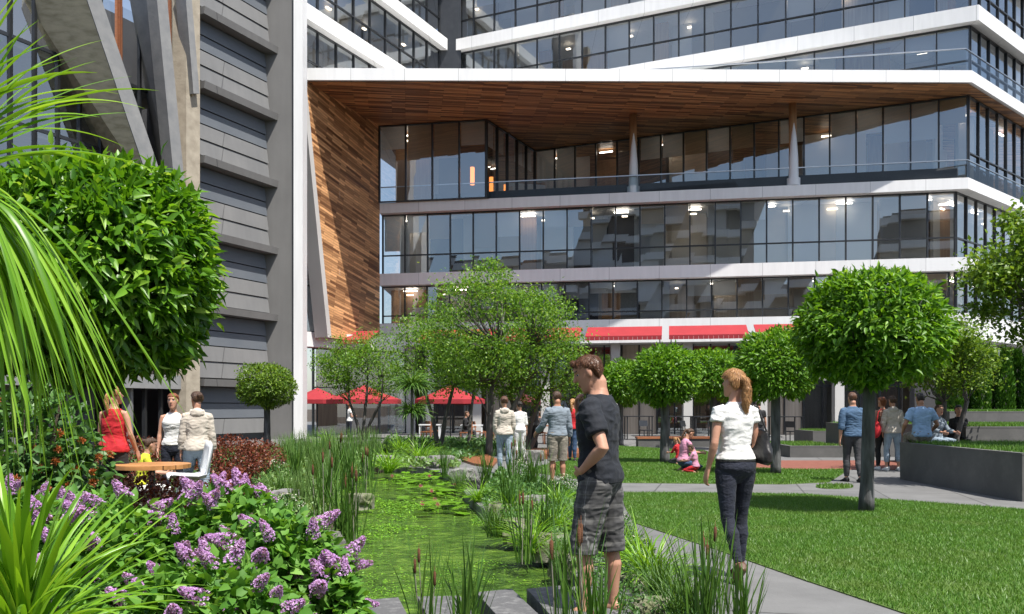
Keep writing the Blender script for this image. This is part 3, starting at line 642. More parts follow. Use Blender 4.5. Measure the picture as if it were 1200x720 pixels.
# ---------------------------------------------------------------- people
def clothmat(name, col, var=.8, rough=.85, bump=.15, scale=9):
    return MATS.get(name) or mat(name, col, tuple(c * var for c in col), rough=rough, scale=scale, bump=bump, bscale=60, sheen=.03)
skin = mat('skin', (.50, .27, .18), (.44, .22, .145), rough=.5, scale=8); skin_tan = mat('tanned_skin', (.40, .20, .12), (.34, .16, .095), rough=.5, scale=8)
eyew = mat('eye_white', (.6, .58, .55), rough=.2); eyed = mat('eye_dark', (.02, .015, .012), rough=.2); lipm = mat('lip', (.38, .12, .10), rough=.4)
def hairmat(name, col): return MATS.get(name) or mat(name, col, tuple(c * .45 for c in col), rough=.45, scale=14, bump=.6, stretch=(6, 6, .7), bscale=30)
auburn = hairmat('auburn_hair', (.13, .055, .028)); blonde = hairmat('strawberry_blonde_hair', (.50, .26, .10)); brown = hairmat('brown_hair', (.09, .045, .022)); dark = hairmat('dark_hair', (.022, .016, .012)); ginger = hairmat('ginger_hair', (.26, .08, .025))
soles = mat('shoe_sole', (.6, .6, .58), rough=.6)
def plaidmat():
    m, nt, out = newmat('plaid_cotton'); N = nt.nodes; L = nt.links
    b = N.new('ShaderNodeBsdfPrincipled'); b.inputs['Roughness'].default_value = .9; L.new(b.outputs[0], out.inputs[0])
    tc = N.new('ShaderNodeTexCoord'); sx = N.new('ShaderNodeSeparateXYZ'); L.new(tc.outputs['Object'], sx.inputs[0])
    def stripes(sock, per, w, ph=0.0):
        a = N.new('ShaderNodeMath'); a.operation = 'MULTIPLY_ADD'; a.inputs[1].default_value = 1 / per; a.inputs[2].default_value = 10 + ph; L.new(sock, a.inputs[0])
        f = N.new('ShaderNodeMath'); f.operation = 'FRACT'; L.new(a.outputs[0], f.inputs[0])
        l = N.new('ShaderNodeMath'); l.operation = 'LESS_THAN'; l.inputs[1].default_value = w; L.new(f.outputs[0], l.inputs[0]); return l.outputs[0]
    ad = N.new('ShaderNodeMath'); ad.operation = 'ADD'; L.new(sx.outputs[0], ad.inputs[0]); L.new(sx.outputs[1], ad.inputs[1])
    def mix(fac, c, prev, f=1.0):
        k = N.new('ShaderNodeMath'); k.operation = 'MULTIPLY'; k.inputs[1].default_value = f; L.new(fac, k.inputs[0])
        m_ = N.new('ShaderNodeMixRGB'); L.new(k.outputs[0], m_.inputs[0]); m_.inputs[2].default_value = (*c, 1)
        if isinstance(prev, tuple): m_.inputs[1].default_value = (*prev, 1)
        else: L.new(prev, m_.inputs[1])
        return m_.outputs[0]
    c = mix(stripes(sx.outputs[2], .085, .42), (.04, .04, .042), (.10, .098, .094), .7)
    c = mix(stripes(ad.outputs[0], .085, .42), (.04, .04, .042), c, .6)
    c = mix(stripes(sx.outputs[2], .085, .045, .3), (.2, .2, .19), c, .5)
    c = mix(stripes(ad.outputs[0], .085, .05, .3), (.26, .26, .25), c, .7)
    L.new(c, b.inputs['Base Color']); return m
plaid = plaidmat()

TOR_M = [(.80,.045,.06,0),(.86,.13,.10,-.005),(.92,.165,.112,-.012),(.98,.158,.108,-.008),(1.05,.142,.098,.0),(1.12,.140,.096,.002),(1.2,.152,.104,.004),(1.28,.166,.113,.006),(1.34,.172,.113,.002),(1.39,.152,.096,-.008),(1.43,.112,.078,-.012),(1.465,.076,.064,-.01),(1.51,.056,.06,-.004),(1.56,.053,.058,.006)]
TOR_F = [(.80,.045,.06,0),(.86,.14,.105,-.01),(.92,.172,.118,-.018),(.98,.160,.108,-.012),(1.05,.128,.092,.0),(1.11,.116,.084,.004),(1.18,.128,.092,.006),(1.26,.145,.112,.016),(1.31,.146,.112,.016),(1.36,.136,.094,.0),(1.40,.116,.078,-.01),(1.44,.082,.060,-.012),(1.47,.056,.05,-.01),(1.51,.046,.05,-.004),(1.56,.044,.048,.006)]
def tor_at(T, z):
    for a, b in zip(T, T[1:]):
        if z <= b[0]:
            u = max(0, (z - a[0]) / (b[0] - a[0])); return [a[k] + (b[k] - a[k]) * u for k in (1, 2, 3)]
    return list(T[-1][1:])
class Fig:
    def __init__(s, sex='f', lean=0., twist=0., side=0., head=(0, 0, 0), ua=None, fa=None, th=None, sh=None, foot=None, drop=0., pelvis_tilt=0., reach=None):
        s.T = TOR_M if sex == 'm' else TOR_F; s.sex = sex; s.lean = lean; s.twist = twist; s.side = side
        s.sw = .178 if sex == 'm' else .155
        ua = ua or [(-.16, 0, -1), (.16, 0, -1)]; fa = fa or [(-.1, .18, -1), (.1, .18, -1)]
        th = th or [(-.03, .02, -1), (.03, .02, -1)]; sh = sh or [(-.01, -.04, -1), (.01, -.04, -1)]; foot = foot or [(-.15, 1, -.02), (.15, 1, -.02)]
        s.sho = [s.P(-s.sw, -.006, 1.385), s.P(s.sw, -.006, 1.385)]
        s.ua = [Vector(v).normalized() for v in ua]; s.fa = [Vector(v).normalized() for v in fa]; sc_ = 1 if sex == 'm' else .94
        s.elb = [s.sho[i] + s.ua[i] * .285 * sc_ for i in (0, 1)]; s.wri = [s.elb[i] + s.fa[i] * .255 * sc_ for i in (0, 1)]
        s.th = [Vector(v).normalized() for v in th]; s.sh = [Vector(v).normalized() for v in sh]; s.foot = [Vector(v).normalized() for v in foot]
        s.hip = [Vector((-.088, -.01, .90)), Vector((.088, -.01, .90))]
        s.kne = [s.hip[i] + s.th[i] * .42 for i in (0, 1)]; s.ank = [s.kne[i] + s.sh[i] * .40 for i in (0, 1)]
        yaw, pit, rol = head
        s.HR = s.RT(1.5) @ Euler((pit, rol, yaw), 'XYZ').to_matrix(); s.nb = s.P(0, -.004, 1.50); s.hc = s.nb + s.RT(1.5) @ Vector((0, .02, .04)) + s.HR @ Vector((0, .008, .092))
        s.low = min(min(a.z for a in s.ank) - .075, min((s.ank[i] + s.foot[i] * .18).z for i in (0, 1)) - .02)
    def RT(s, z):
        u = min(max((z - .93) / .4, 0), 1); return Euler((-s.lean * u, s.side * u, s.twist * u), 'XYZ').to_matrix()
    def P(s, x, y, z):
        if z <= .93: return Vector((x, y, z))
        p = Vector((0, 0, .93)); zz = .93
        while zz < z - 1e-6:
            st = min(.05, z - zz); p = p + s.RT(zz + st / 2) @ Vector((0, 0, st)); zz += st
        return p + s.RT(z) @ Vector((x, y, 0))
    def torso(s, mb, z0, z1, inf=0., top_inf=None, flare=0., n=20, fr=None):
        zs = [z0]; zz = z0
        while zz < z1 - 1e-4: zz = min(zz + .03, z1); zs.append(zz)
        rr = []
        for z in zs:
            rx, ry, yo = tor_at(s.T, z); e = inf + (flare * (1 - (z - z0) / max(z1 - z0, .01)))
            if top_inf is not None and z > 1.38: e = inf + (top_inf - inf) * (z - 1.38) / .1
            ring = []
            for j in range(n):
                a = 2 * math.pi * j / n; c, q = math.cos(a), math.sin(a); p_ = .82
                ring.append(s.P((rx + e) * abs(c) ** p_ * (1 if c > 0 else -1), yo + (ry + e) * abs(q) ** p_ * (1 if q > 0 else -1), z))
            rr.append(ring)
        mb.rings(rr)
    def arm(s, mb, i, frac=2., inf=0., f=1., start=0.):
        S, E, Wr = s.sho[i], s.elb[i], s.wri[i]; inw = (s.P(0, 0, 1.42) - S).normalized()
        m = 1.0 if s.sex == 'm' else .82
        path = [(S + inw * .06, .046), (S, .052), (S.lerp(E, .22), .052), (S.lerp(E, .55), .047), (S.lerp(E, .85), .040), (E, .040), (E.lerp(Wr, .18), .043), (E.lerp(Wr, .45), .038), (E.lerp(Wr, .8), .028), (Wr, .025)]
        us = [-.1, 0, .22, .55, .85, 1, 1.18, 1.45, 1.8, 2]
        P, Rr = [], []
        for k, ((p, r), u) in enumerate(zip(path, us)):
            r = r * m
            if u <= frac: P.append(p); Rr.append(r + inf)
            else:
                u0 = us[k-1]; t = (frac - u0) / (u - u0)
                if t > .02: P.append(path[k-1][0].lerp(p, t)); Rr.append((path[k-1][1] * (1-t) + path[k][1] * t) * m + inf)
                break
        mb.tube(P, Rr, 14)
    def leg(s, mb, i, frac=2., inf=0., slim=0., low_inf=None):
        H, K, A_ = s.hip[i], s.kne[i], s.ank[i]; m = 1.0 if s.sex == 'm' else .95
        path = [(H + Vector((0, 0, .05)), .075), (H + Vector((0, 0, -.01)), .092), (H.lerp(K, .2), .088), (H.lerp(K, .5), .074), (H.lerp(K, .85), .057), (K, .055), (K.lerp(A_, .15), .052), (K.lerp(A_, .35) - s.foot[i] * .012, .056), (K.lerp(A_, .6) - s.foot[i] * .006, .045), (K.lerp(A_, .88), .034), (A_, .034)]
        us = [-.1, 0, .2, .5, .85, 1, 1.15, 1.35, 1.6, 1.88, 2]; P, Rr = [], []
        for k, ((p, r), u) in enumerate(zip(path, us)):
            e = inf if low_inf is None else inf + (low_inf - inf) * max(0, u) / max(frac, .1)
            if u <= frac: P.append(p); Rr.append(r * m + e)
            else:
                u0 = us[k-1]; t = (frac - u0) / (u - u0)
                if t > .02: P.append(path[k-1][0].lerp(p, t)); Rr.append((path[k-1][1] * (1-t) + r * t) * m + e)
                break
        mb.tube(P, Rr, 16)
    def footm(s, mb, i, inf=0., heel=0.):
        A_ = s.ank[i]; f = s.foot[i]; up = Vector((0, 0, 1)); up = (up - f * up.dot(f)).normalized(); sd = f.cross(up)
        rr = []
        for (d, w_, h0, h1) in ((-.062, .020, -.062, -.01), (-.052, .030, -.074, .0), (-.02, .034, -.076, .02), (.03, .036, -.076, .012), (.08, .041, -.076, -.022), (.13, .044, -.076, -.04), (.165, .038, -.075, -.048), (.19, .022, -.072, -.056)):
            ring = []
            for j in range(12):
                a = 2 * math.pi * j / 12; c, q = math.cos(a), math.sin(a); hm = (h0 + h1) / 2; hh = (h1 - h0) / 2
                ring.append(A_ + f * (d * (1 + inf * 2)) + sd * (c * (w_ + inf)) + up * (hm + q * (hh + inf)))
            rr.append(ring)
        mb.rings(rr)
    def hand(s, mb, i, curl=.5, palm=None, hd=None, fr=.0085):
        Wr = s.wri[i]; d = Vector(hd).normalized() if hd else s.fa[i]
        pn = Vector(palm) if palm else Vector((1 if i == 0 else -1, 0, 0)); pn = (pn - d * pn.dot(d)).normalized(); sd = d.cross(pn)   # towards little or thumb side
        ts = -1 if i == 0 else 1; front = Vector((0, 1, 0)); 
        if sd.dot(front) < 0: sd = -sd         # sd points to the thumb side
        rr = []
        for (q, w_, t_) in ((-.01, .022, .02), (.02, .030, .017), (.055, .040, .015), (.085, .041, .012), (.092, .036, .009)):
            ring = []
            for j in range(12):
                a = 2 * math.pi * j / 12; ring.append(Wr + d * q + sd * math.cos(a) * w_ + pn * math.sin(a) * t_)
            rr.append(ring)
        mb.rings(rr)
        for k, (o_, L_) in enumerate(((.030, .070), (.010, .078), (-.011, .072), (-.031, .056))):
            p = Wr + d * .078 + sd * o_; pts = [p]; ang = curl * .35; q = d
            for t in range(3):
                dd = (d * math.cos(ang) + pn * math.sin(ang)); p = p + dd * L_ * (.45, .32, .25)[t] + (d * .008 if t == 0 else Vector()); pts.append(p); ang += curl * .75
            mb.tube(pts, [fr * 1.1, fr, fr * .95, fr * .75], 8)
        p = Wr + d * .018 + sd * .026; mb.tube([p, p + (d * .6 + sd * .6 + pn * .3).normalized() * .038, p + (d * .6 + sd * .6 + pn * .3).normalized() * .038 + (d * .9 + sd * .15 + pn * .35).normalized() * .045], [fr * 1.45, fr * 1.25, fr * .9], 8)
    def head(s, mb, inf=0.):
        prof = [(-.116,.078,.045,.020),(-.106,.088,.012,.036),(-.088,.089,-.012,.047),(-.066,.088,-.04,.056),(-.04,.089,-.066,.062),(-.012,.090,-.082,.067),(.018,.084,-.092,.070),(.032,.086,-.096,.071),(.048,.091,-.098,.072),(.07,.087,-.095,.071),(.09,.072,-.082,.062),(.105,.048,-.058,.046),(.113,.018,-.028,.022)]
        rr = []
        for z, f, b, hw in prof:
            c = (f + b) / 2; ry = (f - b) / 2; rr.append([s.hc + s.HR @ Vector(((hw + inf) * math.cos(a), c + (ry + inf) * math.sin(a), z + inf * (1 if z > .08 else 0))) for a in [2 * math.pi * j / 20 for j in range(20)]])
        mb.rings(rr)
        h = lambda x, y, z: s.hc + s.HR @ Vector((x, y, z))
        if not inf:
            mb.tube([h(0, .084, .032), h(0, .096, .012), h(0, .110, -.010), h(0, .100, -.018)], [.008, .010, .0135, .011], 8)
            mb.ball(h(0, .086, -.046), (.021, .012, .0085), rot=s.HR); mb.ball(h(0, .084, -.057), (.017, .011, .007), rot=s.HR)
            for q in (-1, 1): mb.ball(h(q * .073, -.006, .002), (.010, .019, .032), rot=s.HR); mb.ball(h(q * .03, .082, .044), (.022, .009, .006), rot=s.HR)
        mb.tube([s.P(0, -.01, 1.44), s.nb, s.nb.lerp(s.hc, .45) + s.HR @ Vector((0, -.03, 0)), s.hc + s.HR @ Vector((0, -.03, -.03))], [(.07 if s.sex == 'm' else .058) , .058 if s.sex == 'm' else .048, .056 if s.sex == 'm' else .046, .052], 16)
def remesh(mb, name, m, vox, parent, smooth=4, disp=0., dscale=9., stretch=(1, 1, .55), seed=0, extra=None, fig=None, dz=0.):
    me = mb.mesh(name, m); o = bpy.data.objects.new(name, me); COL.objects.link(o)
    r = o.modifiers.new('r', 'REMESH'); r.mode = 'VOXEL'; r.voxel_size = vox; r.use_smooth_shade = True
    q = o.modifiers.new('s', 'SMOOTH'); q.factor = .5; q.iterations = smooth
    dg = bpy.context.evaluated_depsgraph_get(); me2 = bpy.data.meshes.new_from_object(o.evaluated_get(dg)); bpy.data.objects.remove(o); bpy.data.meshes.remove(me)
    me2.name = name
    if disp:
        off_ = Vector((seed * 3.7, seed, 0)); nn = [v.normal.copy() for v in me2.vertices]
        for v, nv in zip(me2.vertices, nn):
            c = v.co; p = Vector((c.x * dscale * stretch[0], c.y * dscale * stretch[1], c.z * dscale * stretch[2])) + off_
            d = noise.noise(p); e = 1 - 2 * abs(noise.noise(p * 1.9 + Vector((5, 5, 5)))); v.co = c + nv * disp * (d * .9 + e * .55)
    me2.polygons.foreach_set('use_smooth', [True] * len(me2.polygons))
    if extra: extra(me2)
    if dz: me2.transform(Matrix.Translation((0, 0, dz)))
    me2.update(); return link(name, me2, parent)
PEOPLE = []
def person(label, loc, yaw, H=1.72, sex='f', fig=None, vox=.008, sk=None, shirt=None, legs=None, hair=None, shoe=None, group=None, curls=(.6, .6), palms=(None, None), hds=(None, None), floor=True, z=0., belt=None):
    f = Fig(sex, **(fig or {})); sc_ = H / 1.75; dz = -f.low if floor else -.90 + .10
    e = empty('person', (loc[0], loc[1], z), yaw, sc_); tag(e, label, 'person', group); e['figure'] = 'standing' ; del e['figure']
    sk = sk or skin; mb = MB(); f.torso(mb, .82, 1.52, 0); f.head(mb)
    for i in (0, 1):
        f.arm(mb, i); f.leg(mb, i); f.footm(mb, i); f.hand(mb, i, curls[i], palms[i], hds[i])
    def face(me):
        for m_ in (eyew, eyed, lipm, MATS[hair[0]] if False else eyed): me.materials.append(m_)
        inv = f.HR.inverted()
        for p in me.polygons:
            c = inv @ (p.center - f.hc)
            if c.y > .05 and -.07 < c.z < .06:
                d = math.hypot(abs(c.x) - .031, (c.z - .020) * 1.7)
                if d < .013: p.material_index = 1
                if math.hypot(abs(c.x) - .031, c.z - .020) < .0065: p.material_index = 2
                if abs(c.x) < .022 and -.061 < c.z < -.039: p.material_index = 3
                if abs(abs(c.x) - .031) < .019 and .042 < c.z < .049: p.material_index = 2
    remesh(mb, 'body', sk, min(vox, .0062) if vox < .0085 else vox, e, 3, extra=face, dz=dz)
    if shirt:
        m_, hem, sl, inf, nm = shirt['m'], shirt.get('hem', .92), shirt.get('sleeve', .6), shirt.get('inf', .014), shirt.get('name', 'shirt')
        mb = MB(); f.torso(mb, hem, shirt.get('top', 1.475), inf, top_inf=shirt.get('ti', .008), flare=shirt.get('flare', .004))
        for i in (0, 1):
            if sl: f.arm(mb, i, sl, inf * .9 + shirt.get('si', .002))
        if shirt.get('hood'):
            b = f.P(0, -.085, 1.43); mb.ball(b, (.10, .05, .075)); mb.tube([f.P(math.cos(a) * .085, -.01 + math.sin(a) * .07, 1.465 + .02 * math.sin(a)) for a in [i_ * math.pi / 6 for i_ in range(-1, 8)]][::-1], .024, 8); mb.ball(f.P(0, -.075, 1.46), (.07, .035, .05))
        remesh(mb, nm, m_, vox, e, 3, disp=shirt.get('w', .010), dscale=shirt.get('ws', 8), stretch=(.8, .8, 1.5), seed=len(PEOPLE), dz=dz)
    if legs:
        mb = MB(); lf, inf = legs.get('end', 1.92), legs.get('inf', .010)
        if legs.get('kind') == 'skirt': f.torso(mb, .86, 1.03, inf)
        else: f.torso(mb, .79, legs.get('waist', 1.0), inf)
        if legs.get('kind') != 'skirt': mb.ball((0, -.012, .845), (.075, .085, .06))
        for i in (0, 1): f.leg(mb, i, lf, inf, low_inf=legs.get('low', inf))
        remesh(mb, legs.get('name', 'trousers'), legs['m'], vox, e, 2, disp=legs.get('w', .006), dscale=legs.get('ws', 11), stretch=(.7, .7, 1.4), seed=len(PEOPLE) + 9, dz=dz)
        if belt:
            mb = MB(); f.torso(mb, .975, 1.01, inf + .007); mb.build('belt', belt, e).location.z = dz
    if hair:
        hm, st = hair; mb = MB(); h = lambda x, y, z: f.hc + f.HR @ Vector((x, y, z)); rr = []
        lo = {'short': -.045, 'pony': -.035, 'bun': -.035, 'long': -.10, 'bob': -.09}[st]
        for z, fr_, bk, hw in ((lo, -.035, -.088 if st != 'short' else -.075, .062), (-.01, -.018, -.103, .077), (.02, .0, -.112, .082), (.046, .035, -.115, .084), (.066, .080, -.113, .082), (.086, .084, -.104, .077), (.108, .072, -.084, .064), (.124, .042, -.052, .044), (.131, .01, -.022, .02)):
            c = (fr_ + bk) / 2; ry = (fr_ - bk) / 2; rr.append([h(hw * math.cos(a), c + ry * math.sin(a), z) for a in [2 * math.pi * j / 20 for j in range(20)]])
        if st == 'short': rr = [[s_.lerp(h(0, -.014, .015), .06) for s_ in r_] for r_ in rr]
        if st == 'pony': rr = [[s_.lerp(h(0, -.010, .03), .05) for s_ in r_] for r_ in rr]
        mb.rings(rr)
        if st == 'short': mb.tube([h(-.04, .060, .098), h(.0, .070, .108), h(.04, .060, .100)], [.012, .018, .012], 8)
        if st == 'pony': mb.tube([h(0, -.095, .045), h(0, -.135, .03), h(.0, -.15, -.04), h(.0, -.145, -.13), h(.01, -.13, -.21), h(.01, -.12, -.26)], [(.022, .03), (.027, .032), (.034, .03), (.036, .028), (.026, .02), (.008, .008)], 10)
        if st == 'bun': mb.ball(h(0, -.125, .045), (.04, .035, .04))
        if st in ('long',): mb.rings([[h(math.cos(a) * w_, -.065 + math.sin(a) * .045, zz) for a in [2 * math.pi * j / 16 for j in range(16)]] for zz, w_ in ((-.24, .055), (-.16, .075), (-.06, .082), (.02, .08))])
        remesh(mb, 'hair', hm, min(vox, .006) if vox < .0085 else vox, e, 2, disp=.005, dscale=38, stretch=(1.6, 1.6, .4), seed=3, dz=dz)
    if shoe:
        for i in (0, 1): mb = MB(); f.footm(mb, i, .008); remesh(mb, 'shoe', shoe, vox, e, 2, dz=dz)
    PEOPLE.append(e); e['_dz'] = dz; f.dz = dz; f.e = e; f.sc = sc_; del e['_dz']; return f
navy = clothmat('navy_cotton', (.007, .010, .017), .7); whitec = clothmat('white_cotton', (.72, .72, .70), .92); denimd = clothmat('dark_denim', (.006, .008, .016), 2.2, bump=.3)
denim = clothmat('washed_denim', (.30, .38, .46), .7, bump=.3); denimb = clothmat('blue_denim', (.035, .075, .16), .6); redc = clothmat('red_cotton', (.50, .012, .02), .75); blackc = clothmat('black_cloth', (.012, .012, .013), .8)
cream = clothmat('cream_fleece', (.50, .45, .38), .85); greyc = clothmat('grey_jersey', (.20, .24, .28), .8); khaki = clothmat('khaki_print', (.28, .25, .20), .45, scale=16); lblue = clothmat('light_blue_cotton', (.30, .46, .66), .85); blueshirt = clothmat('blue_chambray', (.06, .12, .21), .7)
yellow = clothmat('yellow_cotton', (.60, .62, .03), .85); pinkc = clothmat('pink_cotton', (.58, .26, .38), .8); charc = clothmat('charcoal_cotton', (.05, .05, .055), .8); leather = mat('black_leather', (.012, .011, .011), (.02, .018, .017), rough=.45, scale=7, bump=.2); brownleather = mat('brown_leather', (.10, .045, .025), rough=.5)
def at(px, py, Y=None):
    p = G(px, py) if Y is None else Vector(((px - 600) / F * Y, Y, 0)); return (p.x, p.y)
# the man by the pond
fm = person('man in black t-shirt and grey plaid shorts standing by the pond, hand on hip', at(702, 722), R(64), H=1.83, sex='m', vox=.0062,
    fig=dict(lean=.02, head=(.34, -.40, 0), ua=[(-.34, -.50, -1), (-.05, .45, -.78)], fa=[(.34, .70, -.62), (-.52, .12, 1.0)], th=[(-.09, .17, -1), (.06, -.08, -1)], sh=[(.0, .0, -1), (.02, -.04, -1)], foot=[(-.15, 1, -.02), (.25, 1, -.02)]),
    shirt=dict(m=navy, hem=.90, sleeve=.66, inf=.015, flare=.012, w=.011, si=.010, name='t_shirt'), legs=dict(m=plaid, end=1.12, inf=.022, low=.040, name='shorts', w=.009), hair=(auburn, 'short'), curls=(1.0, 1.3), palms=((1, 0, .2), (0, -1, .3)), hds=((.75, .6, -.5), (-.35, .0, 1)))
fw = person('woman in white t-shirt and dark jeans walking away on the path with a bag', at(861, 679), R(14), H=1.74, sex='f', vox=.0062,
    fig=dict(lean=.0, head=(.35, .02, 0), ua=[(-.22, -.16, -1), (.16, .02, -1)], fa=[(-.12, .30, -1), (.05, .25, -1)], th=[(-.01, -.10, -1), (.0, .16, -1)], sh=[(.05, -.42, -1), (-.02, -.03, -1)], foot=[(-.05, .72, -.72), (.08, 1, -.22)]),
    shirt=dict(m=whitec, hem=.99, sleeve=.32, inf=.012, flare=.006, w=.009, si=.010, name='t_shirt'), legs=dict(m=denimd, end=1.93, inf=.005, low=.004, name='jeans', w=.004, ws=15, waist=1.01), hair=(blonde, 'pony'), shoe=brownleather, belt=blackc, curls=(.8, .8))
# her bag hangs from the right shoulder
e = empty('shoulder_bag', tuple(fw.e.matrix_basis.translation), 0, 1); e.rotation_euler = fw.e.rotation_euler; e.scale = fw.e.scale
tag(e, 'large slouchy black leather bag hanging from the shoulder of the walking woman', 'bag')
mb = MB(); rr = []
for z, w_, t_, y in ((.96, .13, .045, .02), (.99, .185, .065, .02), (1.06, .175, .07, .015), (1.14, .14, .055, .01), (1.21, .115, .03, .0), (1.24, .105, .012, .0)):
    rr.append([Vector((.232 + t_ * math.cos(a), y - .02 + w_ * math.sin(a), z + .02 * math.sin(a) + fw.dz)) for a in [2 * math.pi * j / 20 for j in range(20)]])
mb.rings(rr); remesh(mb, 'bag_body', leather, .006, e, 3, disp=.010, dscale=9)
mb = MB()
for q in (-.05, .04): mb.tube([Vector((.232, -.03 + q * 1.8, 1.22 + fw.dz)), Vector((.235, -.012 + q, 1.30 + fw.dz)), Vector((.19, -.01 + q * .8, 1.43 + fw.dz)), Vector((.15, -.005 + q * .7, 1.452 + fw.dz)), Vector((.135, .06 + q * .2, 1.40 + fw.dz))], [.008] * 5, 8)
mb.build('strap', leather, e, smooth=True)
V8 = .0085
person('woman in a red tank top and black skirt beside the round timber table', at(134, 0, 10.9), R(-8), H=1.74, fig=dict(head=(-.25, -.1, 0), ua=[(-.2, .1, -1), (.26, .0, -1)], fa=[(.2, .8, -.5), (.1, .5, -1)]), vox=.0075, shirt=dict(m=redc, hem=.91, sleeve=0, inf=.014, top=1.45, name='tank_top', flare=.012), legs=dict(m=blackc, end=.62, inf=.004, low=.03, name='skirt'), hair=(blonde, 'pony'), shoe=blackc)
person('woman in a sleeveless white top facing the hooded woman behind the table', at(203, 0, 12.9), R(196), H=1.66, fig=dict(head=(-.2, -.05, 0)), vox=V8, shirt=dict(m=whitec, hem=.95, sleeve=0, inf=.010, top=1.45, name='top'), legs=dict(m=denimd, end=1.9, inf=.008, name='jeans'), hair=(ginger, 'bun'), shoe=blackc)
person('woman in a cream hooded top and washed jeans beside the white shell chair', at(231, 0, 12.2), R(20), H=1.68, fig=dict(lean=.08, head=(.4, -.1, 0), th=[(-.1, .35, -1), (.05, -.05, -1)], sh=[(-.02, -.3, -1), (.02, -.1, -1)]), vox=V8, shirt=dict(m=cream, hem=.90, sleeve=1.9, inf=.024, hood=1, name='hooded_top', w=.012), legs=dict(m=denim, end=1.7, inf=.012, name='jeans', w=.009), hair=(brown, 'bun'), shoe=whitec)
person('seated child in a yellow top among the red shrubs beyond the round table', at(166, 0, 12.3), R(-60), H=1.45, fig=dict(head=(0, 0, 0), lean=.25, ua=[(-.2, .6, -1), (.2, .6, -1)], fa=[(0, 1, -.1), (0, 1, -.1)], th=[(-.2, 1, -.1), (.2, 1, -.1)], sh=[(0, .1, -1), (0, .1, -1)]), vox=V8, shirt=dict(m=yellow, hem=.95, sleeve=.5, inf=.012), legs=dict(m=whitec, end=1.2, inf=.012, name='shorts'), hair=(brown, 'bun'), shoe=blackc, z=.24, floor=False)
person('slim person in a white top with folded arms standing alone beyond the pond', at(410, 0, 38), R(-70), H=1.66, fig=dict(ua=[(-.1, .2, -1), (.1, .2, -1)], fa=[(.6, .6, .05), (-.6, .6, .1)]), vox=.012, shirt=dict(m=whitec, sleeve=.35), legs=dict(m=denimd), hair=(ginger, 'bun'), shoe=blackc)
person('woman in a cream hooded top and pale jeans walking away between the multi-stemmed trees', at(591, 556), R(5), H=1.70, fig=dict(head=(.1, -.05, 0), ua=[(-.2, .05, -1), (.2, .05, -1)], fa=[(.15, .35, -1), (-.15, .35, -1)], th=[(-.02, .15, -1), (.02, -.1, -1)], sh=[(0, .02, -1), (0, -.25, -1)]), vox=V8, shirt=dict(m=cream, hem=.90, sleeve=1.9, inf=.024, hood=1, name='hooded_top', w=.012), legs=dict(m=denim, end=1.75, inf=.010, name='jeans', w=.007), hair=(auburn, 'bun'), shoe=whitec)
person('distant person in a white shirt and white trousers standing right of the hooded woman', at(609, 541), R(15), H=1.62, fig={}, vox=.012, shirt=dict(m=whitec, sleeve=1.2), legs=dict(m=whitec, inf=.014), hair=(dark, 'bun'), shoe=blackc)
person('man in a grey long-sleeved top and printed shorts standing on the far lawn edge', at(653, 569), R(14), H=1.76, sex='m', fig=dict(head=(0, -.1, 0), ua=[(-.3, .25, -1), (.2, .0, -1)], fa=[(-.3, .9, -.6), (.1, .3, -1)]), vox=V8, sk=skin_tan, shirt=dict(m=greyc, sleeve=1.8, inf=.02, hem=.93), legs=dict(m=khaki, end=1.05, inf=.02, low=.035, name='shorts'), hair=(brown, 'short'), shoe=whitec)
person('person in a red top and blue jeans half hidden behind the man in grey', at(671, 541), R(-20), H=1.70, fig=dict(th=[(0, .2, -1), (0, -.2, -1)]), vox=.010, shirt=dict(m=redc, sleeve=.6), legs=dict(m=denimb), hair=(blonde, 'pony'), shoe=blackc)
person('person in dark clothes standing behind the middle tree trunks near the dining tables', at(626, 531), R(60), H=1.70, sex='m', fig=dict(fa=[(0, .7, -.6), (0, .8, -.4)]), vox=.012, shirt=dict(m=charc, sleeve=.6), legs=dict(m=blackc), hair=(dark, 'short'), shoe=blackc)
SITP = dict(th=[(-.1, 1, -.02), (.1, 1, -.02)], sh=[(0, .1, -1), (0, .1, -1)])
def kneel(lab, px, py, yaw, H, m1, m2, hr, st='pony', sex='f', **k):
    return person(lab, at(px, py), yaw, H=H, sex=sex, fig=dict(lean=.25, head=(0, -.3, 0), th=[(-.12, .9, -.25), (.12, .9, -.25)], sh=[(0, -1, -.12), (0, -1, -.12)], foot=[(0, -1, -.1), (0, -1, -.1)], ua=[(-.15, .6, -1), (.15, .6, -1)], fa=[(.2, 1, -.1), (-.2, 1, -.1)]), vox=.009, shirt=dict(m=m1, sleeve=1.1, hem=.92), legs=dict(m=m2), hair=(hr, st), **k)
kneel('woman in pink kneeling on the far lawn with children', 801, 553, R(-75), 1.62, pinkc, denimb, brown)
kneel('small child in pink kneeling in front of the kneeling woman', 815, 555, R(60), 1.05, pinkc, redc, brown, 'bob')
kneel('child in red sitting on the far lawn behind the kneeling woman', 796, 545, R(40), 1.15, redc, charc, blonde)
person('person in a black top standing beyond the bag of the walking woman', at(889, 530), R(-10), H=1.66, sex='m', fig={}, vox=.011, shirt=dict(m=blackc, sleeve=.6), legs=dict(m=charc), hair=(brown, 'short'), shoe=blackc)
person('man in a blue denim shirt walking away just left of the largest round tree trunk', at(999, 565), R(0), H=1.76, sex='m', fig=dict(ua=[(-.18, -.12, -1), (.18, .12, -1)], fa=[(-.08, .1, -1), (.1, .35, -1)], th=[(-.0, .2, -1), (.0, -.12, -1)], sh=[(0, .0, -1), (0, -.3, -1)]), vox=V8, shirt=dict(m=blueshirt, sleeve=1.3, inf=.022, hem=.90, w=.011), legs=dict(m=charc, inf=.012), hair=(auburn, 'short'), shoe=blackc)
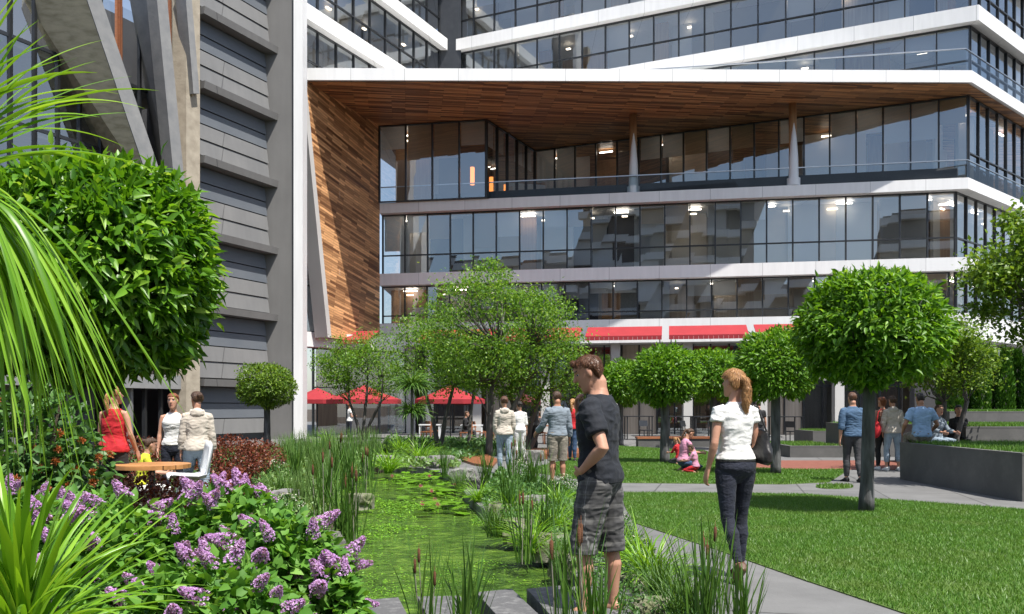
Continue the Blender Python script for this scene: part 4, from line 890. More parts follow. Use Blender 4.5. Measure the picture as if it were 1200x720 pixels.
person('auburn-haired woman in black trousers beside the hooded woman near the planter', at(1034, 551), R(20), H=1.70, fig=dict(th=[(-.05, .1, -1), (.05, -.05, -1)]), vox=V8, shirt=dict(m=clothmat('rust_blouse', (.34, .16, .11)), sleeve=1.2), legs=dict(m=blackc), hair=(ginger, 'bob'), shoe=whitec)
person('woman in a cream hooded top and cropped pale jeans standing beside the big planter', at(1046, 552), R(-6), H=1.72, fig=dict(head=(.2, 0, 0), ua=[(-.25, -.05, -1), (.25, -.05, -1)], fa=[(.1, .4, -1), (-.1, .4, -1)], th=[(-.12, .05, -1), (.10, .12, -1)], sh=[(-.02, -.1, -1), (.02, -.1, -1)]), vox=V8, shirt=dict(m=cream, hem=.90, sleeve=1.9, inf=.024, hood=1, name='hooded_top', w=.012), legs=dict(m=denim, end=1.65, inf=.010, name='jeans', w=.007), hair=(brown, 'bun'), shoe=whitec)
e = empty('red_bag', at(1026, 552) + (.0,)); tag(e, 'red bag hanging beside the auburn-haired woman', 'bag'); MB().ball((0, 0, .95), (.13, .09, .2), 14, 10).build('bag_body', redc, e, smooth=True); MB().tube([(0, -.05, 1.1), (.05, -.03, 1.35), (.14, .0, 1.42)], .012).build('strap', redc, e)
person('man in a light blue t-shirt sitting on the far edge of the big planter', at(1080, 0, 17.3), R(-5), H=1.78, sex='m', floor=False, z=.78, fig=dict(lean=.12, ua=[(-.5, -.05, -1), (.5, .0, -1)], fa=[(.1, .8, -.55), (-.1, .8, -.5)], **SITP), vox=V8, sk=skin_tan, shirt=dict(m=lblue, sleeve=.65, inf=.02, hem=.89, si=.012), legs=dict(m=khaki, inf=.02, name='trousers'), hair=(dark, 'short'), shoe=blackc)
person('person in a grey top and pale trousers seated beyond the man in light blue', at(1097, 0, 19.5), R(200), H=1.66, floor=False, z=.62, fig=dict(lean=.15, ua=[(-.2, .5, -1), (.2, .5, -1)], fa=[(0, 1, -.2), (0, 1, -.2)], **SITP), vox=.01, shirt=dict(m=greyc, sleeve=1.7), legs=dict(m=denim), hair=(brown, 'bob'), shoe=blackc)
person('dark-haired person in black seated against the upper planter at far right', at(1123, 0, 20.2), R(170), H=1.66, floor=False, z=.60, fig=dict(**SITP), vox=.01, shirt=dict(m=blackc, sleeve=1.7), legs=dict(m=blackc), hair=(dark, 'bob'), shoe=blackc)

def strands(f, m, n, seed, L_=.03, tail=False):
    "fine loose hairs over the hair's surface"
    o = [k for k in f.e.children if k.name.startswith('hair')][0]; vs = np.array([v.co[:] for v in o.data.vertices]); ns = np.array([v.normal[:] for v in o.data.vertices]); rg = np.random.default_rng(seed)
    i = rg.integers(0, len(vs), n); P = vs[i]; Nn_ = ns[i]; hc = np.array(f.hc[:]) + np.array([0, 0, f.dz]); crown = hc + np.array(f.HR @ Vector((0, -.03, .14))); fl = P - crown; fl = fl - Nn_ * np.sum(fl * Nn_, 1, keepdims=True)
    fl = unit(unit(fl) + np.array([0, 0, -.5]) + .22 * rg.normal(size=(n, 3))); ln = L_ * rg.uniform(.5, 1.4, (n, 1)); S = unit(np.cross(fl, Nn_)) * .0009
    a_ = P - S - Nn_ * .001; b_ = P + S - Nn_ * .001; m1 = P + fl * ln * .5 + Nn_ * .0045; t = P + fl * ln + Nn_ * rg.uniform(-.002, .006, (n, 1))
    V = np.stack([a_, b_, m1 + S, m1 - S, t], 1).reshape(-1, 3); q = np.arange(n)[:, None] * 5; Fc = np.concatenate([q + np.array([[0, 1, 2]]), q + np.array([[0, 2, 3]]), q + np.array([[3, 2, 4]])], 1).reshape(-1, 3)
    s_ = link('hair_strands', npmesh('hair_strands', V, Fc, m), f.e); s_['kind'] = 'stuff'
hs1 = leafmat('auburn_strands', (.05, .02, .01), (.20, .09, .042), trans=.1, rough=.35); hs2 = leafmat('blonde_strands', (.26, .11, .04), (.66, .40, .18), trans=.1, rough=.35)
strands(fm, hs1, 9000, 1, .018); strands(fw, hs2, 9000, 2, .035)
# ---------------------------------------------------------------- trees and shrubs
def trunk(name, pts, rad, m, parent, n=14, bumpy=.06, seed=1):
    P = [Vector(p) for p in pts]; rg = random.Random(seed)
    fine = []; rr = []
    for k in range(len(P) - 1):
        for j in range(4): u = j / 4; fine.append(P[k].lerp(P[k+1], u)); rr.append((rad[k] * (1-u) + rad[k+1] * u) * rg.uniform(1 - bumpy, 1 + bumpy))
    fine.append(P[-1]); rr.append(rad[-1])
    return MB().tube(fine, rr, n).build(name, m, parent, smooth=True)
def ball_crown(R3, n, ln, wd, m, seed, wide=False, lump=.10, hollow=.0, shell=.72):
    global RNG
    RNG = np.random.default_rng(seed); d = unit(RNG.normal(size=(n, 3)))
    r = RNG.uniform(shell ** 3, 1, n) ** (1/3)
    inner = RNG.random(n) < .22; r = np.where(inner, RNG.uniform(.3, shell, n), r)
    # uneven outline
    b = np.zeros(n)
    for k in range(26):
        c = unit(RNG.normal(size=(1, 3)))[0]; a = RNG.uniform(-1, 1); b += 1.6 * a * np.exp(-((1 - d @ c) / .05))
    stray = RNG.random(n) < .07; r = r * (1 + lump * b) * np.where(stray, RNG.uniform(1.0, 1.13, n), 1.0)
    gap = np.array([noise.noise(Vector(q_ * 3.6) + Vector((seed, 0, 0))) for q_ in d]); hole = (gap < -.22) & (r > .72) & (RNG.random(n) < .8)
    C = d * r[:, None] * np.array(R3)
    D = unit(d + .9 * RNG.normal(size=(n, 3)) * .8 + np.array([0, 0, -.25]))
    keep = (C[:, 2] > -R3[2] * (.80 + .12 * np.sin(C[:, 0] * 7 + seed))) & ~hole
    V, Fc = leaves(C[keep], D[keep], ln, wd, .18, up=d[keep] * 1.0 + np.array([0, 0, .6]), wide=wide)
    return V, Fc
def topiary(label, px, Y, cy, rw, rh, tr, lean=0, n=7000, ln=.10, wd=.042, m=None, seed=1, wide=False, group='round clipped trees', mt=None):
    "px trunk foot; crown centre height cy and half width rw, half height rh in metres"
    x = (px - 600) / F * Y; e = empty('round_tree', (x, Y, 0)); tag(e, label, 'tree', group)
    V, Fc = ball_crown((rw, rw * .95, rh), n, ln, wd, m or L_dark, seed, wide)
    V = V + np.array([lean, 0, cy]); link('crown', npmesh('crown', V, Fc, m or L_dark), e)
    rg = random.Random(seed); t = trunk('trunk', [(0, 0, -.02), (lean * .3, 0, (cy - rh) * .5), (lean * .6, 0, cy - rh * .8), (lean, 0, cy)], [tr * 1.18, tr, tr * .9, tr * .5], mt or darkbark, e, seed=seed)
    b = MB()
    for k in range(9):
        a = rg.uniform(0, 6.28); b.tube([(lean * .7, 0, cy - rh * .75), (lean + math.cos(a) * rw * .35, math.sin(a) * rw * .35, cy - rh * .25), (lean + math.cos(a) * rw * .75, math.sin(a) * rw * .75, cy + rh * rg.uniform(-.2, .6))], [tr * .45, tr * .25, tr * .06], 6)
    b.build('limbs', mt or darkbark, e, smooth=True)
    return e
topiary('largest round clipped tree, standing alone on the near lawn', 1015, 12.1, 2.52, 1.02, .88, .088, lean=.08, n=15000, ln=.115, wd=.046, seed=2, wide=True)
topiary('round clipped tree between the standing man and the walking woman', 779, 22.7, 2.25, .86, .80, .115, n=9000, ln=.13, wd=.055, seed=3)
topiary('round clipped tree right behind the walking woman', 909, 18.9, 2.36, .86, .82, .105, n=9500, ln=.12, wd=.05, seed=4)
topiary('round clipped tree half hidden between two larger ones', 836, 30, 2.55, 1.05, .95, .11, n=7000, ln=.15, wd=.07, seed=5)
topiary('small round clipped tree just right of the standing man\'s shoulder', 727, 33, 2.35, .95, .9, .11, n=6000, ln=.16, wd=.07, seed=6)
topiary('small round clipped tree in front of the slatted grey wall', 313, 31, 2.18, 1.02, .82, .12, n=9000, ln=.11, wd=.055, seed=7, m=L_yel)
big_t = topiary('broad-leaved round tree with dark furrowed trunk standing over the flowering shrubs', 98, 8.0, 2.64, 1.15, 1.06, .09, lean=.0, n=22000, ln=.155, wd=.06, m=L_big, seed=8, wide=True, group='broad round tree')

def open_tree(label, px, Y, H, stems, crown, n_cl, per, ln, wd, m, seed, sr=.055, bm=bark, cat='tree', nm='multi_stem_tree', group='open leafy trees', sig=.26):
    "stems: list of (dx, lean); crown: (cx, cz, rx, ry, rz)"
    global RNG
    x = (px - 600) / F * Y; e = empty(nm, (x, Y, 0)); tag(e, label, cat, group); rg = random.Random(seed); RNG = np.random.default_rng(seed)
    cx, cz, rx, ry, rz = crown; cl = []
    while len(cl) < n_cl:
        p = np.array([rg.uniform(-1, 1) for _ in range(3)]); q = np.linalg.norm(p)
        if q > 1 or (q < .45 and rg.random() < .7): continue
        lumpy = 1 + .18 * noise.noise(Vector(p * 2.2 + seed)); cl.append(np.array([cx, 0, cz]) + p * np.array([rx, ry, rz]) * lumpy)
    Cs = []
    for c in cl:
        k = int(per * rg.uniform(.5, 1.4)); s_ = sig * rg.uniform(.6, 1.25); Cs.append(c + RNG.normal(0, 1, (k, 3)) * np.array([s_, s_, s_ * .6]))
    C = np.concatenate(Cs); D = unit(RNG.normal(size=C.shape) + np.array([0, 0, -.35]))
    V, Fc = leaves(C, D, ln, wd, .15, up=np.tile([0, 0, 1.0], (len(C), 1))); link('crown', npmesh('crown', V, Fc, m), e)
    tops = []
    for i, (dx, lx, hy) in enumerate(stems):
        p0 = Vector((dx, rg.uniform(-.1, .1), -.02)); p1 = p0 + Vector((lx * .35, rg.uniform(-.1, .1), hy * .5)); p2 = p0 + Vector((lx, rg.uniform(-.2, .2), hy)); p3 = Vector((cx + lx * 1.2, rg.uniform(-.3, .3), cz + rz * .3))
        trunk('trunk', [p0, p1, p2, p3], [sr * 1.15, sr * .9, sr * .7, sr * .2], bm, e, 10, .05, seed + i); tops += [(p1, .5), (p2, .8), (p2.lerp(p3, .5), .6)]
    br = MB()
    for c in cl[::2]:
        c = Vector(c); a = min(tops, key=lambda t: (t[0] - c).length + (0 if t[0].z < c.z else 3))[0]; mid = a.lerp(c, .5) + Vector((rg.uniform(-.1, .1), rg.uniform(-.1, .1), -.12))
        br.tube([a, mid, c], [sr * .34, sr * .2, sr * .06], 5)
    br.build('branches', bm, e, smooth=True)
    return e
open_tree('tallest open leafy tree in the middle, its crown reaching the second white floor band', 573, 26, 6, [(0, .1, 2.2), (.25, .9, 2.3)], (.35, 3.75, 2.3, 1.9, 1.95), 190, 92, .095, .055, L_open, 21, .10)
open_tree('open leafy tree forking low beside the middle tree', 614, 27, 5, [(0, -.45, 1.9), (.05, .5, 2.0), (.1, .9, 1.4)], (.45, 3.0, 1.75, 1.4, 1.45), 105, 90, .095, .055, L_open, 22, .08)
open_tree('open leafy tree left of the middle with twisting pale stems', 514, 29, 5, [(0, -.5, 2.1), (.05, .45, 2.2)], (.05, 3.1, 1.9, 1.4, 1.5), 115, 90, .095, .055, L_open, 23, .075)
open_tree('slender open leafy tree between the two larger middle trees', 549, 31, 4.5, [(0, .2, 2.2)], (0, 3.1, 1.4, 1.1, 1.2), 70, 90, .095, .055, L_open, 24, .06)
open_tree('small open tree with dark twisting stems over the red parasol', 425, 33, 4.5, [(0, -.5, 1.7), (.03, .7, 1.7), (0, .15, 2.0)], (.05, 3.05, 1.85, 1.4, 1.3), 115, 80, .095, .055, L_open, 25, .065)
open_tree('yellow-green leafy tree at the right edge of the view', 1238, 15.5, 6, [(0, .0, 1.9), (.2, .3, 2.0)], (.15, 3.75, 1.5, 1.1, 1.3), 130, 130, .10, .065, L_yel, 26, .09, sig=.20)
open_tree('bushy tree filling the gap behind the largest round tree', 1108, 19.8, 4, [(0, .0, 1.6), (.1, .3, 1.6)], (-.05, 2.65, 1.0, .9, .85), 80, 120, .085, .055, L_yel, 27, .07, sig=.22)
# columnar cypresses behind the upper planter
e = None
for i in range(9):
    Y = 30 - (i % 2) * .5; x = (1108 + i * 14 - 600) / F * Y; RNG = np.random.default_rng(60 + i)
    t_ = empty('cypress', (x, Y, 0)); tag(t_, 'narrow dark columnar cypress in the row behind the upper planter', 'cypress', 'row of dark cypresses')
    n = 3500; z = RNG.uniform(.2, 3.4, n); r = .26 * np.clip((3.5 - z) / 1.2, 0, 1) ** .6 * RNG.uniform(.6, 1.05, n); a = RNG.uniform(0, 6.283, n)
    C = np.stack([r * np.cos(a), r * np.sin(a), z], 1); D = np.stack([np.cos(a) * .5, np.sin(a) * .5, np.full(n, 1.3)], 1) + .3 * RNG.normal(size=(n, 3))
    V, Fc = leaves(C, D, .14, .05); link('crown', npmesh('crown', V, Fc, L_cyp), t_); trunk('trunk', [(0, 0, 0), (0, 0, 1.5), (0, 0, 3)], [.05, .04, .01], bark, t_, 8)
w_ = MB().prism([(14.6, 31.5), (40, 31.5), (40, 31.9), (14.6, 31.9)], 0, 3.3).build('garden_wall', interior_dark); tag(w_, 'dark garden wall standing behind the row of cypresses', 'wall')

# ---------------------------------------------------------------- planters and benches
def planter(label, x0, x1, y0, y1, h, seed, lip=True):
    e = empty('planter', ((x0 + x1) / 2, (y0 + y1) / 2, 0), world=True); tag(e, label, 'planter')
    MB().box((x0, y0, 0), (x1, y1, h - .035)).build('wall', planterm, e)
    b = MB(); t = .12
    for q in (((x0, y0), (x1, y0 + t)), ((x0, y1 - t), (x1, y1)), ((x0, y0 + t), (x0 + t, y1 - t)), ((x1 - t, y0 + t), (x1, y1 - t))): b.box((q[0][0] - .004, q[0][1] - .004, h - .034), (q[1][0] + .004, q[1][1] + .004, h))
    b.build('coping', planterm, e)
    rg = np.random.default_rng(seed); n = int(min((x1 - x0 - .2), 9) * (y1 - y0 - .2) * 900)
    x = rg.uniform(x0 + .1, min(x1, x0 + 9) - .1, n); y = rg.uniform(y0 + .1, y1 - .1, n); a = rg.uniform(0, 6.28, n)
    b_ = np.stack([x, y, np.full(n, h - .035)], 1); s = np.stack([np.cos(a), np.sin(a), 0 * a], 1) * .012; tp = b_ + np.stack([rg.normal(0, .03, n), rg.normal(0, .03, n), rg.uniform(.05, .12, n)], 1)
    o = link('grass', npmesh('grass', np.stack([b_ - s, b_ + s, tp], 1).reshape(-1, 3), np.arange(3 * n).reshape(-1, 3), B_lawn), e); o['kind'] = 'stuff'
    return e
planter('big dark concrete planter wall with turf on top at the right', 7.86, 16, 13.38, 17.6, .75, 1)
planter('upper concrete planter with turf, second tier behind the big one', 10.4, 22, 19.9, 23.6, 1.02, 2)
planter('long rear concrete planter below the cypresses', 13.3, 26, 26.4, 29.0, 1.34, 3)
planter('low rear concrete planter behind the seated people', 9.9, 13.2, 25.6, 27.4, .98, 4)
planter('low flat concrete planter beside the red paving', 8.1, 9.75, 25.3, 28.2, .34, 5)
planter('middle concrete planter left of the big round tree trunk', 11.5, 12.9, 33.2, 35.4, .56, 6)
bch = empty('bench', (6.6, 32, 0), world=True); tag(bch, 'long dark bench with a timber seat beyond the far lawn', 'bench')
MB().box((4.65, 32, 0), (8.5, 32.6, .30)).build('base', planterm, bch); MB().box((4.62, 31.97, .302), (8.53, 32.63, .37)).build('seat', deck_wood, bch)
def deck(label, pts, h):
    p = [G(*q) for q in pts]; o = MB().prism([(q.x, q.y) for q in p], .0, h).build('timber_deck', deck_wood); tag(o, label, 'deck')
deck('low reddish timber deck at the foot of the pond stones', [(534, 539), (571, 535), (584, 541), (577, 549), (556, 546)], .06)
deck('reddish timber deck behind the man in grey', [(611, 536), (612, 531), (672, 530), (690, 533), (688, 538), (622, 538.5)], .16)

# ---------------------------------------------------------------- parasols and dining furniture
def parasol(label, px, Y, w_, ze, zt):
    x = (px - 600) / F * Y; e = empty('parasol', (x, Y, 0)); tag(e, label, 'parasol', 'red parasols over the dining terrace')
    n = 8; rim = [Vector((w_ * math.cos(2 * math.pi * (i + .5) / n), w_ * math.sin(2 * math.pi * (i + .5) / n), ze)) for i in range(n)]; b = MB()
    top = Vector((0, 0, zt))
    for i in range(n):
        a, c = rim[i], rim[(i+1) % n]; b.quad([a, c, c.lerp(top, .5) - Vector((0, 0, .04)), a.lerp(top, .5) - Vector((0, 0, .04))]); b.quad([a.lerp(top, .5) - Vector((0, 0, .04)), c.lerp(top, .5) - Vector((0, 0, .04)), top])
        b.quad([a, a - Vector((0, 0, .2)), c - Vector((0, 0, .2)), c])
    b.build('canopy', redcloth, e); MB().tube([(0, 0, 0), (0, 0, zt + .1)], .03, 8).build('pole', dframe, e); r_ = MB()
    for q in rim: r_.tube([q * .98 + Vector((0, 0, .0)), Vector((0, 0, zt - .1))], .012, 4)
    r_.build('ribs', dframe, e)
    MB().tube([(0, 0, 0), (0, 0, .06)], .3, 12).build('base', dframe, e)
parasol('red parasol fully in view above the lone standing person', 427, 40, 1.75, 1.83, 2.5)
parasol('red parasol at the far left of the dining terrace by the pale post', 372, 43.5, 1.5, 1.85, 2.45)
parasol('red parasol behind the middle trees', 528, 40, 1.7, 1.83, 2.5)
def dchair(label, px, Y, yaw, m, grp):
    x = (px - 600) / F * Y; e = empty('dining_chair', (x, Y, 0.0), yaw); tag(e, label, 'chair', grp)
    MB().box((-.22, -.22, .43), (.22, .22, .47)).build('seat', m, e)
    MB().hexa([(-.22, -.23, .62), (.22, -.23, .62), (.22, -.20, .62), (-.22, -.20, .62)], [(-.21, -.29, .88), (.21, -.29, .88), (.21, -.26, .88), (-.21, -.26, .88)]).build('backrest', m, e)
    for sx in (-1, 1):
        MB().beam((sx * .2, .2, 0), (sx * .19, .19, .43), .035, .035).build('leg', m, e); MB().beam((sx * .2, -.22, 0), (sx * .2, -.27, .86), .035, .035).build('leg', m, e)
def dtable(label, px, Y, m, grp, w_=.45, h=.75):
    x = (px - 600) / F * Y; e = empty('dining_table', (x, Y, 0)); tag(e, label, 'table', grp)
    MB().box((-w_, -w_ * .8, h - .04), (w_, w_ * .8, h)).build('tabletop', m, e)
    for sx in (-1, 1):
        for sy in (-1, 1): MB().beam((sx * w_ * .9, sy * w_ * .7, 0), (sx * w_ * .9, sy * w_ * .7, h - .04), .05, .05).build('leg', m, e)
for i, px in enumerate((748, 797, 828, 872, 920)):
    lab = ['high black table left of the first round tree trunk', 'high black table right of the first round tree trunk', 'high black table left of the walking woman', 'high black table hidden behind the walking woman', 'high black table behind the second round tree trunk'][i]
    dtable(lab, px, 39.5 - i * .5, dframe, 'high black tables along the pale curtains', .62, 1.08)
    dchair(lab.replace('high black table', 'black chair at the high table'), px + 9, 38.7 - i * .5, R(200 + 30 * i), dframe, 'black chairs at the high tables')
for i, (px, Y, a) in enumerate(((500, 36, 80), (508, 37.5, -60), (545, 35, 100), (562, 36.5, -70), (570, 34.5, 70), (632, 35, -80), (646, 34.2, 60))):
    dchair(['timber chair nearest the spiky pole plant', 'timber chair behind the left open tree', 'timber chair left of the slender tree stem', 'timber chair behind the slender tree stem', 'timber chair against the thick middle trunk', 'timber chair behind the middle trunks', 'timber chair left of the man in grey'][i], px, Y, R(a), deck_wood, 'timber chairs on the dining terrace')
for i, (px, Y) in enumerate(((504, 36.6), (553, 35.6), (638, 34.6))):
    dtable(['pale table under the left open tree', 'pale table beside the slender tree stem', 'pale table left of the man in grey'][i], px, Y, plast if i < 2 else deck_wood, 'tables on the dining terrace')
SD = dict(th=[(-.1, 1, -.02), (.1, 1, -.02)], sh=[(0, .1, -1), (0, .1, -1)])
for i, (px, Y, a, m_) in enumerate(((545, 35.2, -90, blackc), (633, 35.0, 90, charc), (700, 34, 90, charc))):
    person(['diner in black seated left of the thick middle trunk', 'diner in dark clothes seated behind the man in grey', 'person in dark clothes seated behind the standing man'][i], at(px, 0, Y), R(a), H=1.68, floor=False, z=.40, fig=dict(lean=.1, fa=[(0, 1, -.1), (0, 1, -.1)], **SD), vox=.014, shirt=dict(m=m_, sleeve=1.7), legs=dict(m=charc), hair=(brown, 'bob'), shoe=blackc)
# round timber table and white shell chair on the left
tb = empty('round_table', (*at(178, 0, 10.8), 0)); tag(tb, 'round orange timber table between the woman in red and the hooded woman', 'table')
MB().tube([(0, 0, .70), (0, 0, .75)], .46, 40).build('tabletop', woodmat('orange_wood', (.42, .19, .06), (.52, .25, .09), 1.2, .12, coords='Object'), tb); MB().tube([(0, 0, .02), (0, 0, .70)], .04, 12).build('pedestal', dframe, tb); MB().tube([(0, 0, 0), (0, 0, .03)], .25, 20).build('foot', dframe, tb)
ch = empty('shell_chair', (*at(222, 0, 11.7), 0), R(118), 1.12); tag(ch, 'white moulded shell chair with curved back beside the round timber table', 'chair')
prof = [(.24, .43), (.20, .445), (.08, .43), (-.08, .42), (-.17, .44), (-.215, .52), (-.24, .64), (-.265, .78), (-.27, .84)]; rr = []
b = MB(); vs = []
for (y, z), hw in zip(prof, (.20, .22, .235, .235, .235, .24, .235, .21, .15)):
    vs.append([(q * hw, y + .05 * q * q * (1 if z > .5 else 0), z + .06 * q * q) for q in (-1, -.75, -.4, 0, .4, .75, 1)])
for k in range(len(vs) - 1):
    for j in range(6): b.quad([vs[k][j], vs[k][j+1], vs[k+1][j+1], vs[k+1][j]])
o = b.build('seat_shell', plast, ch, smooth=True)
bm = bmesh.new(); bm.from_mesh(o.data); bmesh.ops.remove_doubles(bm, verts=bm.verts, dist=1e-4); bmesh.ops.solidify(bm, geom=bm.faces[:], thickness=.012); bm.to_mesh(o.data); bm.free()
for sx in (-1, 1):
    for sy in (-1, 1): MB().tube([(sx * .15, sy * .13, .43), (sx * .22, sy * .22, 0)], [.014, .011], 8).build('leg', metal_l, ch)

# ---------------------------------------------------------------- flowering shrubs on the left
def leafmass(C, rad, n, ln, wd, m, seed, wide=False, shell=.45, zmin=.02):
    "leaves through an ellipsoid, facing out and up"
    global RNG
    RNG = np.random.default_rng(seed); d = unit(RNG.normal(size=(n, 3))); r = RNG.uniform(shell ** 3, 1, n) ** (1/3)
    b = np.zeros(n)
    for k in range(30):
        c = unit(RNG.normal(size=(1, 3)))[0]; b += RNG.uniform(-1, 1) * np.exp(-((1 - d @ c) / .05))
    r = r * (1 + .13 * b); P = d * r[:, None] * np.array(rad) + np.array(C); k = P[:, 2] > zmin; P = P[k]; d = d[k]
    return leaves(P, unit(d + .7 * RNG.normal(size=d.shape)), ln, wd, .12, up=d * .7 + np.array([0, 0, 1.0]), wide=wide)
def panicle(seed):
    global RNG
    RNG = np.random.default_rng(seed); n = 150; t = RNG.uniform(0, 1, n) ** .8; a = RNG.uniform(0, 6.283, n); r = .034 * (1 - t) ** .7 + .006; r = r * RNG.uniform(.75, 1.1, n)
    P = np.stack([r * np.cos(a), r * np.sin(a), t * .13], 1); D0 = unit(np.stack([np.cos(a), np.sin(a), np.full(n, .5)], 1)); parts = []
    for k in range(4):
        u = unit(np.cross(D0, RNG.normal(size=(n, 3)))); parts.append(leaves(P, unit(u + D0 * .35), .011, .009, .1, up=D0))
    V, Fc = merge(parts); return npmesh('flower', V, Fc, petal)
PAN = [panicle(s_) for s_ in (1, 2, 3)]
def lilac(label, px, py, Y, rx, rz, n, fl, seed):
    fl = int(fl * 1.3)
    c = W(px, py, Y); e = empty('lilac_bush', (c.x, c.y, 0)); tag(e, label, 'shrub', 'lilac bushes in flower'); zc = max(c.z - rz, .1)
    V, Fc = leafmass((0, 0, zc), (rx, rx * .8, rz), n, .075, .055, L_lilac, seed, wide=True, shell=.55); link('foliage', npmesh('foliage', V, Fc, L_lilac), e)
    rg = random.Random(seed); b = MB()
    for k in range(16):
        a = rg.uniform(0, 6.28); b.tube([(rg.uniform(-.1, .1), rg.uniform(-.1, .1), 0), (math.cos(a) * rx * .4, math.sin(a) * rx * .3, zc * .7), (math.cos(a) * rx * .85, math.sin(a) * rx * .65, zc + rz * rg.uniform(-.1, .6))], [.016, .011, .004], 5)
    b.build('stems', twig, e)
    for k in range(fl):
        for _ in range(60):
            d = Vector((rg.gauss(0, 1), rg.gauss(0, 1), rg.gauss(0, 1) + .5)).normalized()
            if d.y < .35 and d.z > -.45: break
        p = Vector((d.x * rx, d.y * rx * .8, zc + d.z * rz)) * 1.0
        if p.z < .1: continue
        o = link('flower', PAN[k % 3], e); o.location = p * .985; q = (d + Vector((rg.uniform(-1.1, 1.1), rg.uniform(-.7, .2), .15 + rg.uniform(-.5, .5)))).normalized().to_track_quat('Z', 'Y'); o.rotation_euler = q.to_euler(); s_ = rg.uniform(.8, 1.35); o.scale = (s_, s_, s_)
lilac('lilac bush nearest the pond, covered in heart-shaped leaves with few flowers', 330, 600, 5.2, .47, .60, 3800, 15, 31)
lilac('lilac bush in the middle with the densest purple flower heads', 262, 572, 5.6, .55, .60, 3800, 26, 32)
lilac('lilac bush behind the spiky plant with scattered purple flowers', 120, 583, 5.3, .62, .55, 3800, 24, 33)
lilac('low lilac bush at the left edge behind the spiky plant', 10, 572, 5.4, .5, .6, 3000, 15, 34)
lilac('low lilac bush at the bottom between spiky plant and pond', 255, 655, 4.6, .50, .45, 3200, 13, 35)
lilac('small lilac bush leaning over the pond edge at the bottom', 388, 665, 5.0, .20, .30, 900, 9, 36)
# shrub with orange flower heads at the left edge
for i, (px, py, Y, rx, rz, n, lab) in enumerate(((30, 440, 6.6, .52, .62, 1500, 'shrub with rust-orange flower heads at the left edge below the round tree'), (75, 505, 6.8, .42, .45, 900, 'rust-flowered shrub branch mass in front of the dark tree trunk'), (0, 530, 6.2, .5, .5, 1100, 'lower rust-flowered shrub at the left edge'))):
    c = W(px, py, Y); e = empty('flowering_shrub', (c.x, c.y, 0)); tag(e, lab, 'shrub', 'shrubs with rust-orange flower heads'); zc = c.z - rz
    V, Fc = leafmass((0, 0, zc), (rx, rx * .8, rz), n, .085, .05, L_shrub, 70 + i, wide=True, shell=.3); link('foliage', npmesh('foliage', V, Fc, L_shrub), e)
    rg = random.Random(i); b = MB()
    for k in range(18): a = rg.uniform(0, 6.28); b.tube([(0, 0, 0), (math.cos(a) * .12, math.sin(a) * .1, zc * .6), (math.cos(a) * rx * .8, math.sin(a) * rx * .6, zc + rz * rg.uniform(-.6, .7))], [.016, .012, .004], 5)
    b.build('stems', twig, e)
    for k in range(14):
        a = rg.uniform(3.3, 6.1); zz = rg.uniform(-.7, .8); RNG = np.random.default_rng(k); d = unit(RNG.normal(size=(60, 3))); V, Fc = leaves(d * .008, d + np.array([0, 0, .3]), .028, .012)
        o = link('flower', npmesh('flower', V, Fc, orangep), e); o.location = (math.cos(a) * rx * .95, math.sin(a) * rx * .75, zc + rz * zz)
# red-leaved barberry
for i, (px, py, Y, rx, ry, rz, n, lab) in enumerate(((272, 510, 14.5, .62, .6, .42, 4000, 'dark red barberry clump at the foot of the slatted wall'), (305, 516, 17.5, .55, .5, .4, 2600, 'dark red barberry clump nearest the small round tree'), (160, 512, 14, 1.1, .5, .42, 4500, 'dark red barberry clump behind the seated child'), (165, 556, 9.3, .85, .45, .42, 4500, 'dark red barberry clump in front of the round timber table'), (268, 545, 9.9, .25, .35, .36, 1800, 'dark red barberry clump right of the white shell chair'), (85, 560, 8.8, .7, .5, .4, 2500, 'dark red barberry clump at the foot of the broad round tree'))):
    c = W(px, py, Y); e = empty('barberry_bush', (c.x, c.y, 0)); tag(e, lab, 'shrub', 'dark red barberry clumps')
    zc = c.z - rz; V, Fc = leafmass((0, 0, max(zc, .15)), (rx, ry, rz), n, .045, .034, L_red, 80 + i, shell=.3); link('foliage', npmesh('foliage', V, Fc, L_red), e)
    b = MB(); rg = random.Random(i)
    for k in range(14): a = rg.uniform(0, 6.28); b.tube([(0, 0, 0), (math.cos(a) * rx * .7, math.sin(a) * ry * .7, max(zc, .15) + rz * .5)], [.01, .003], 5)
    b.build('stems', twig, e)

# ---------------------------------------------------------------- grasses, irises and cattails
def clump(name, label, px, py, Y, mesh_fn, cat, group, rz=0, sc=1.0, z=0.0):
    if Y is None: p = G(px, py, z)
    else: p = Vector(((px - 600) / F * Y, Y, z))
    e = empty(name, (p.x, p.y, z), rz, sc); tag(e, label, cat, group); mesh_fn(e); return e
CACHE = {}
def blademesh(key, **k):
    m_ = k.pop('m')
    if key not in CACHE: V, Fc = blades(**k); CACHE[key] = npmesh('leaves', V, Fc, m_)
    return CACHE[key]
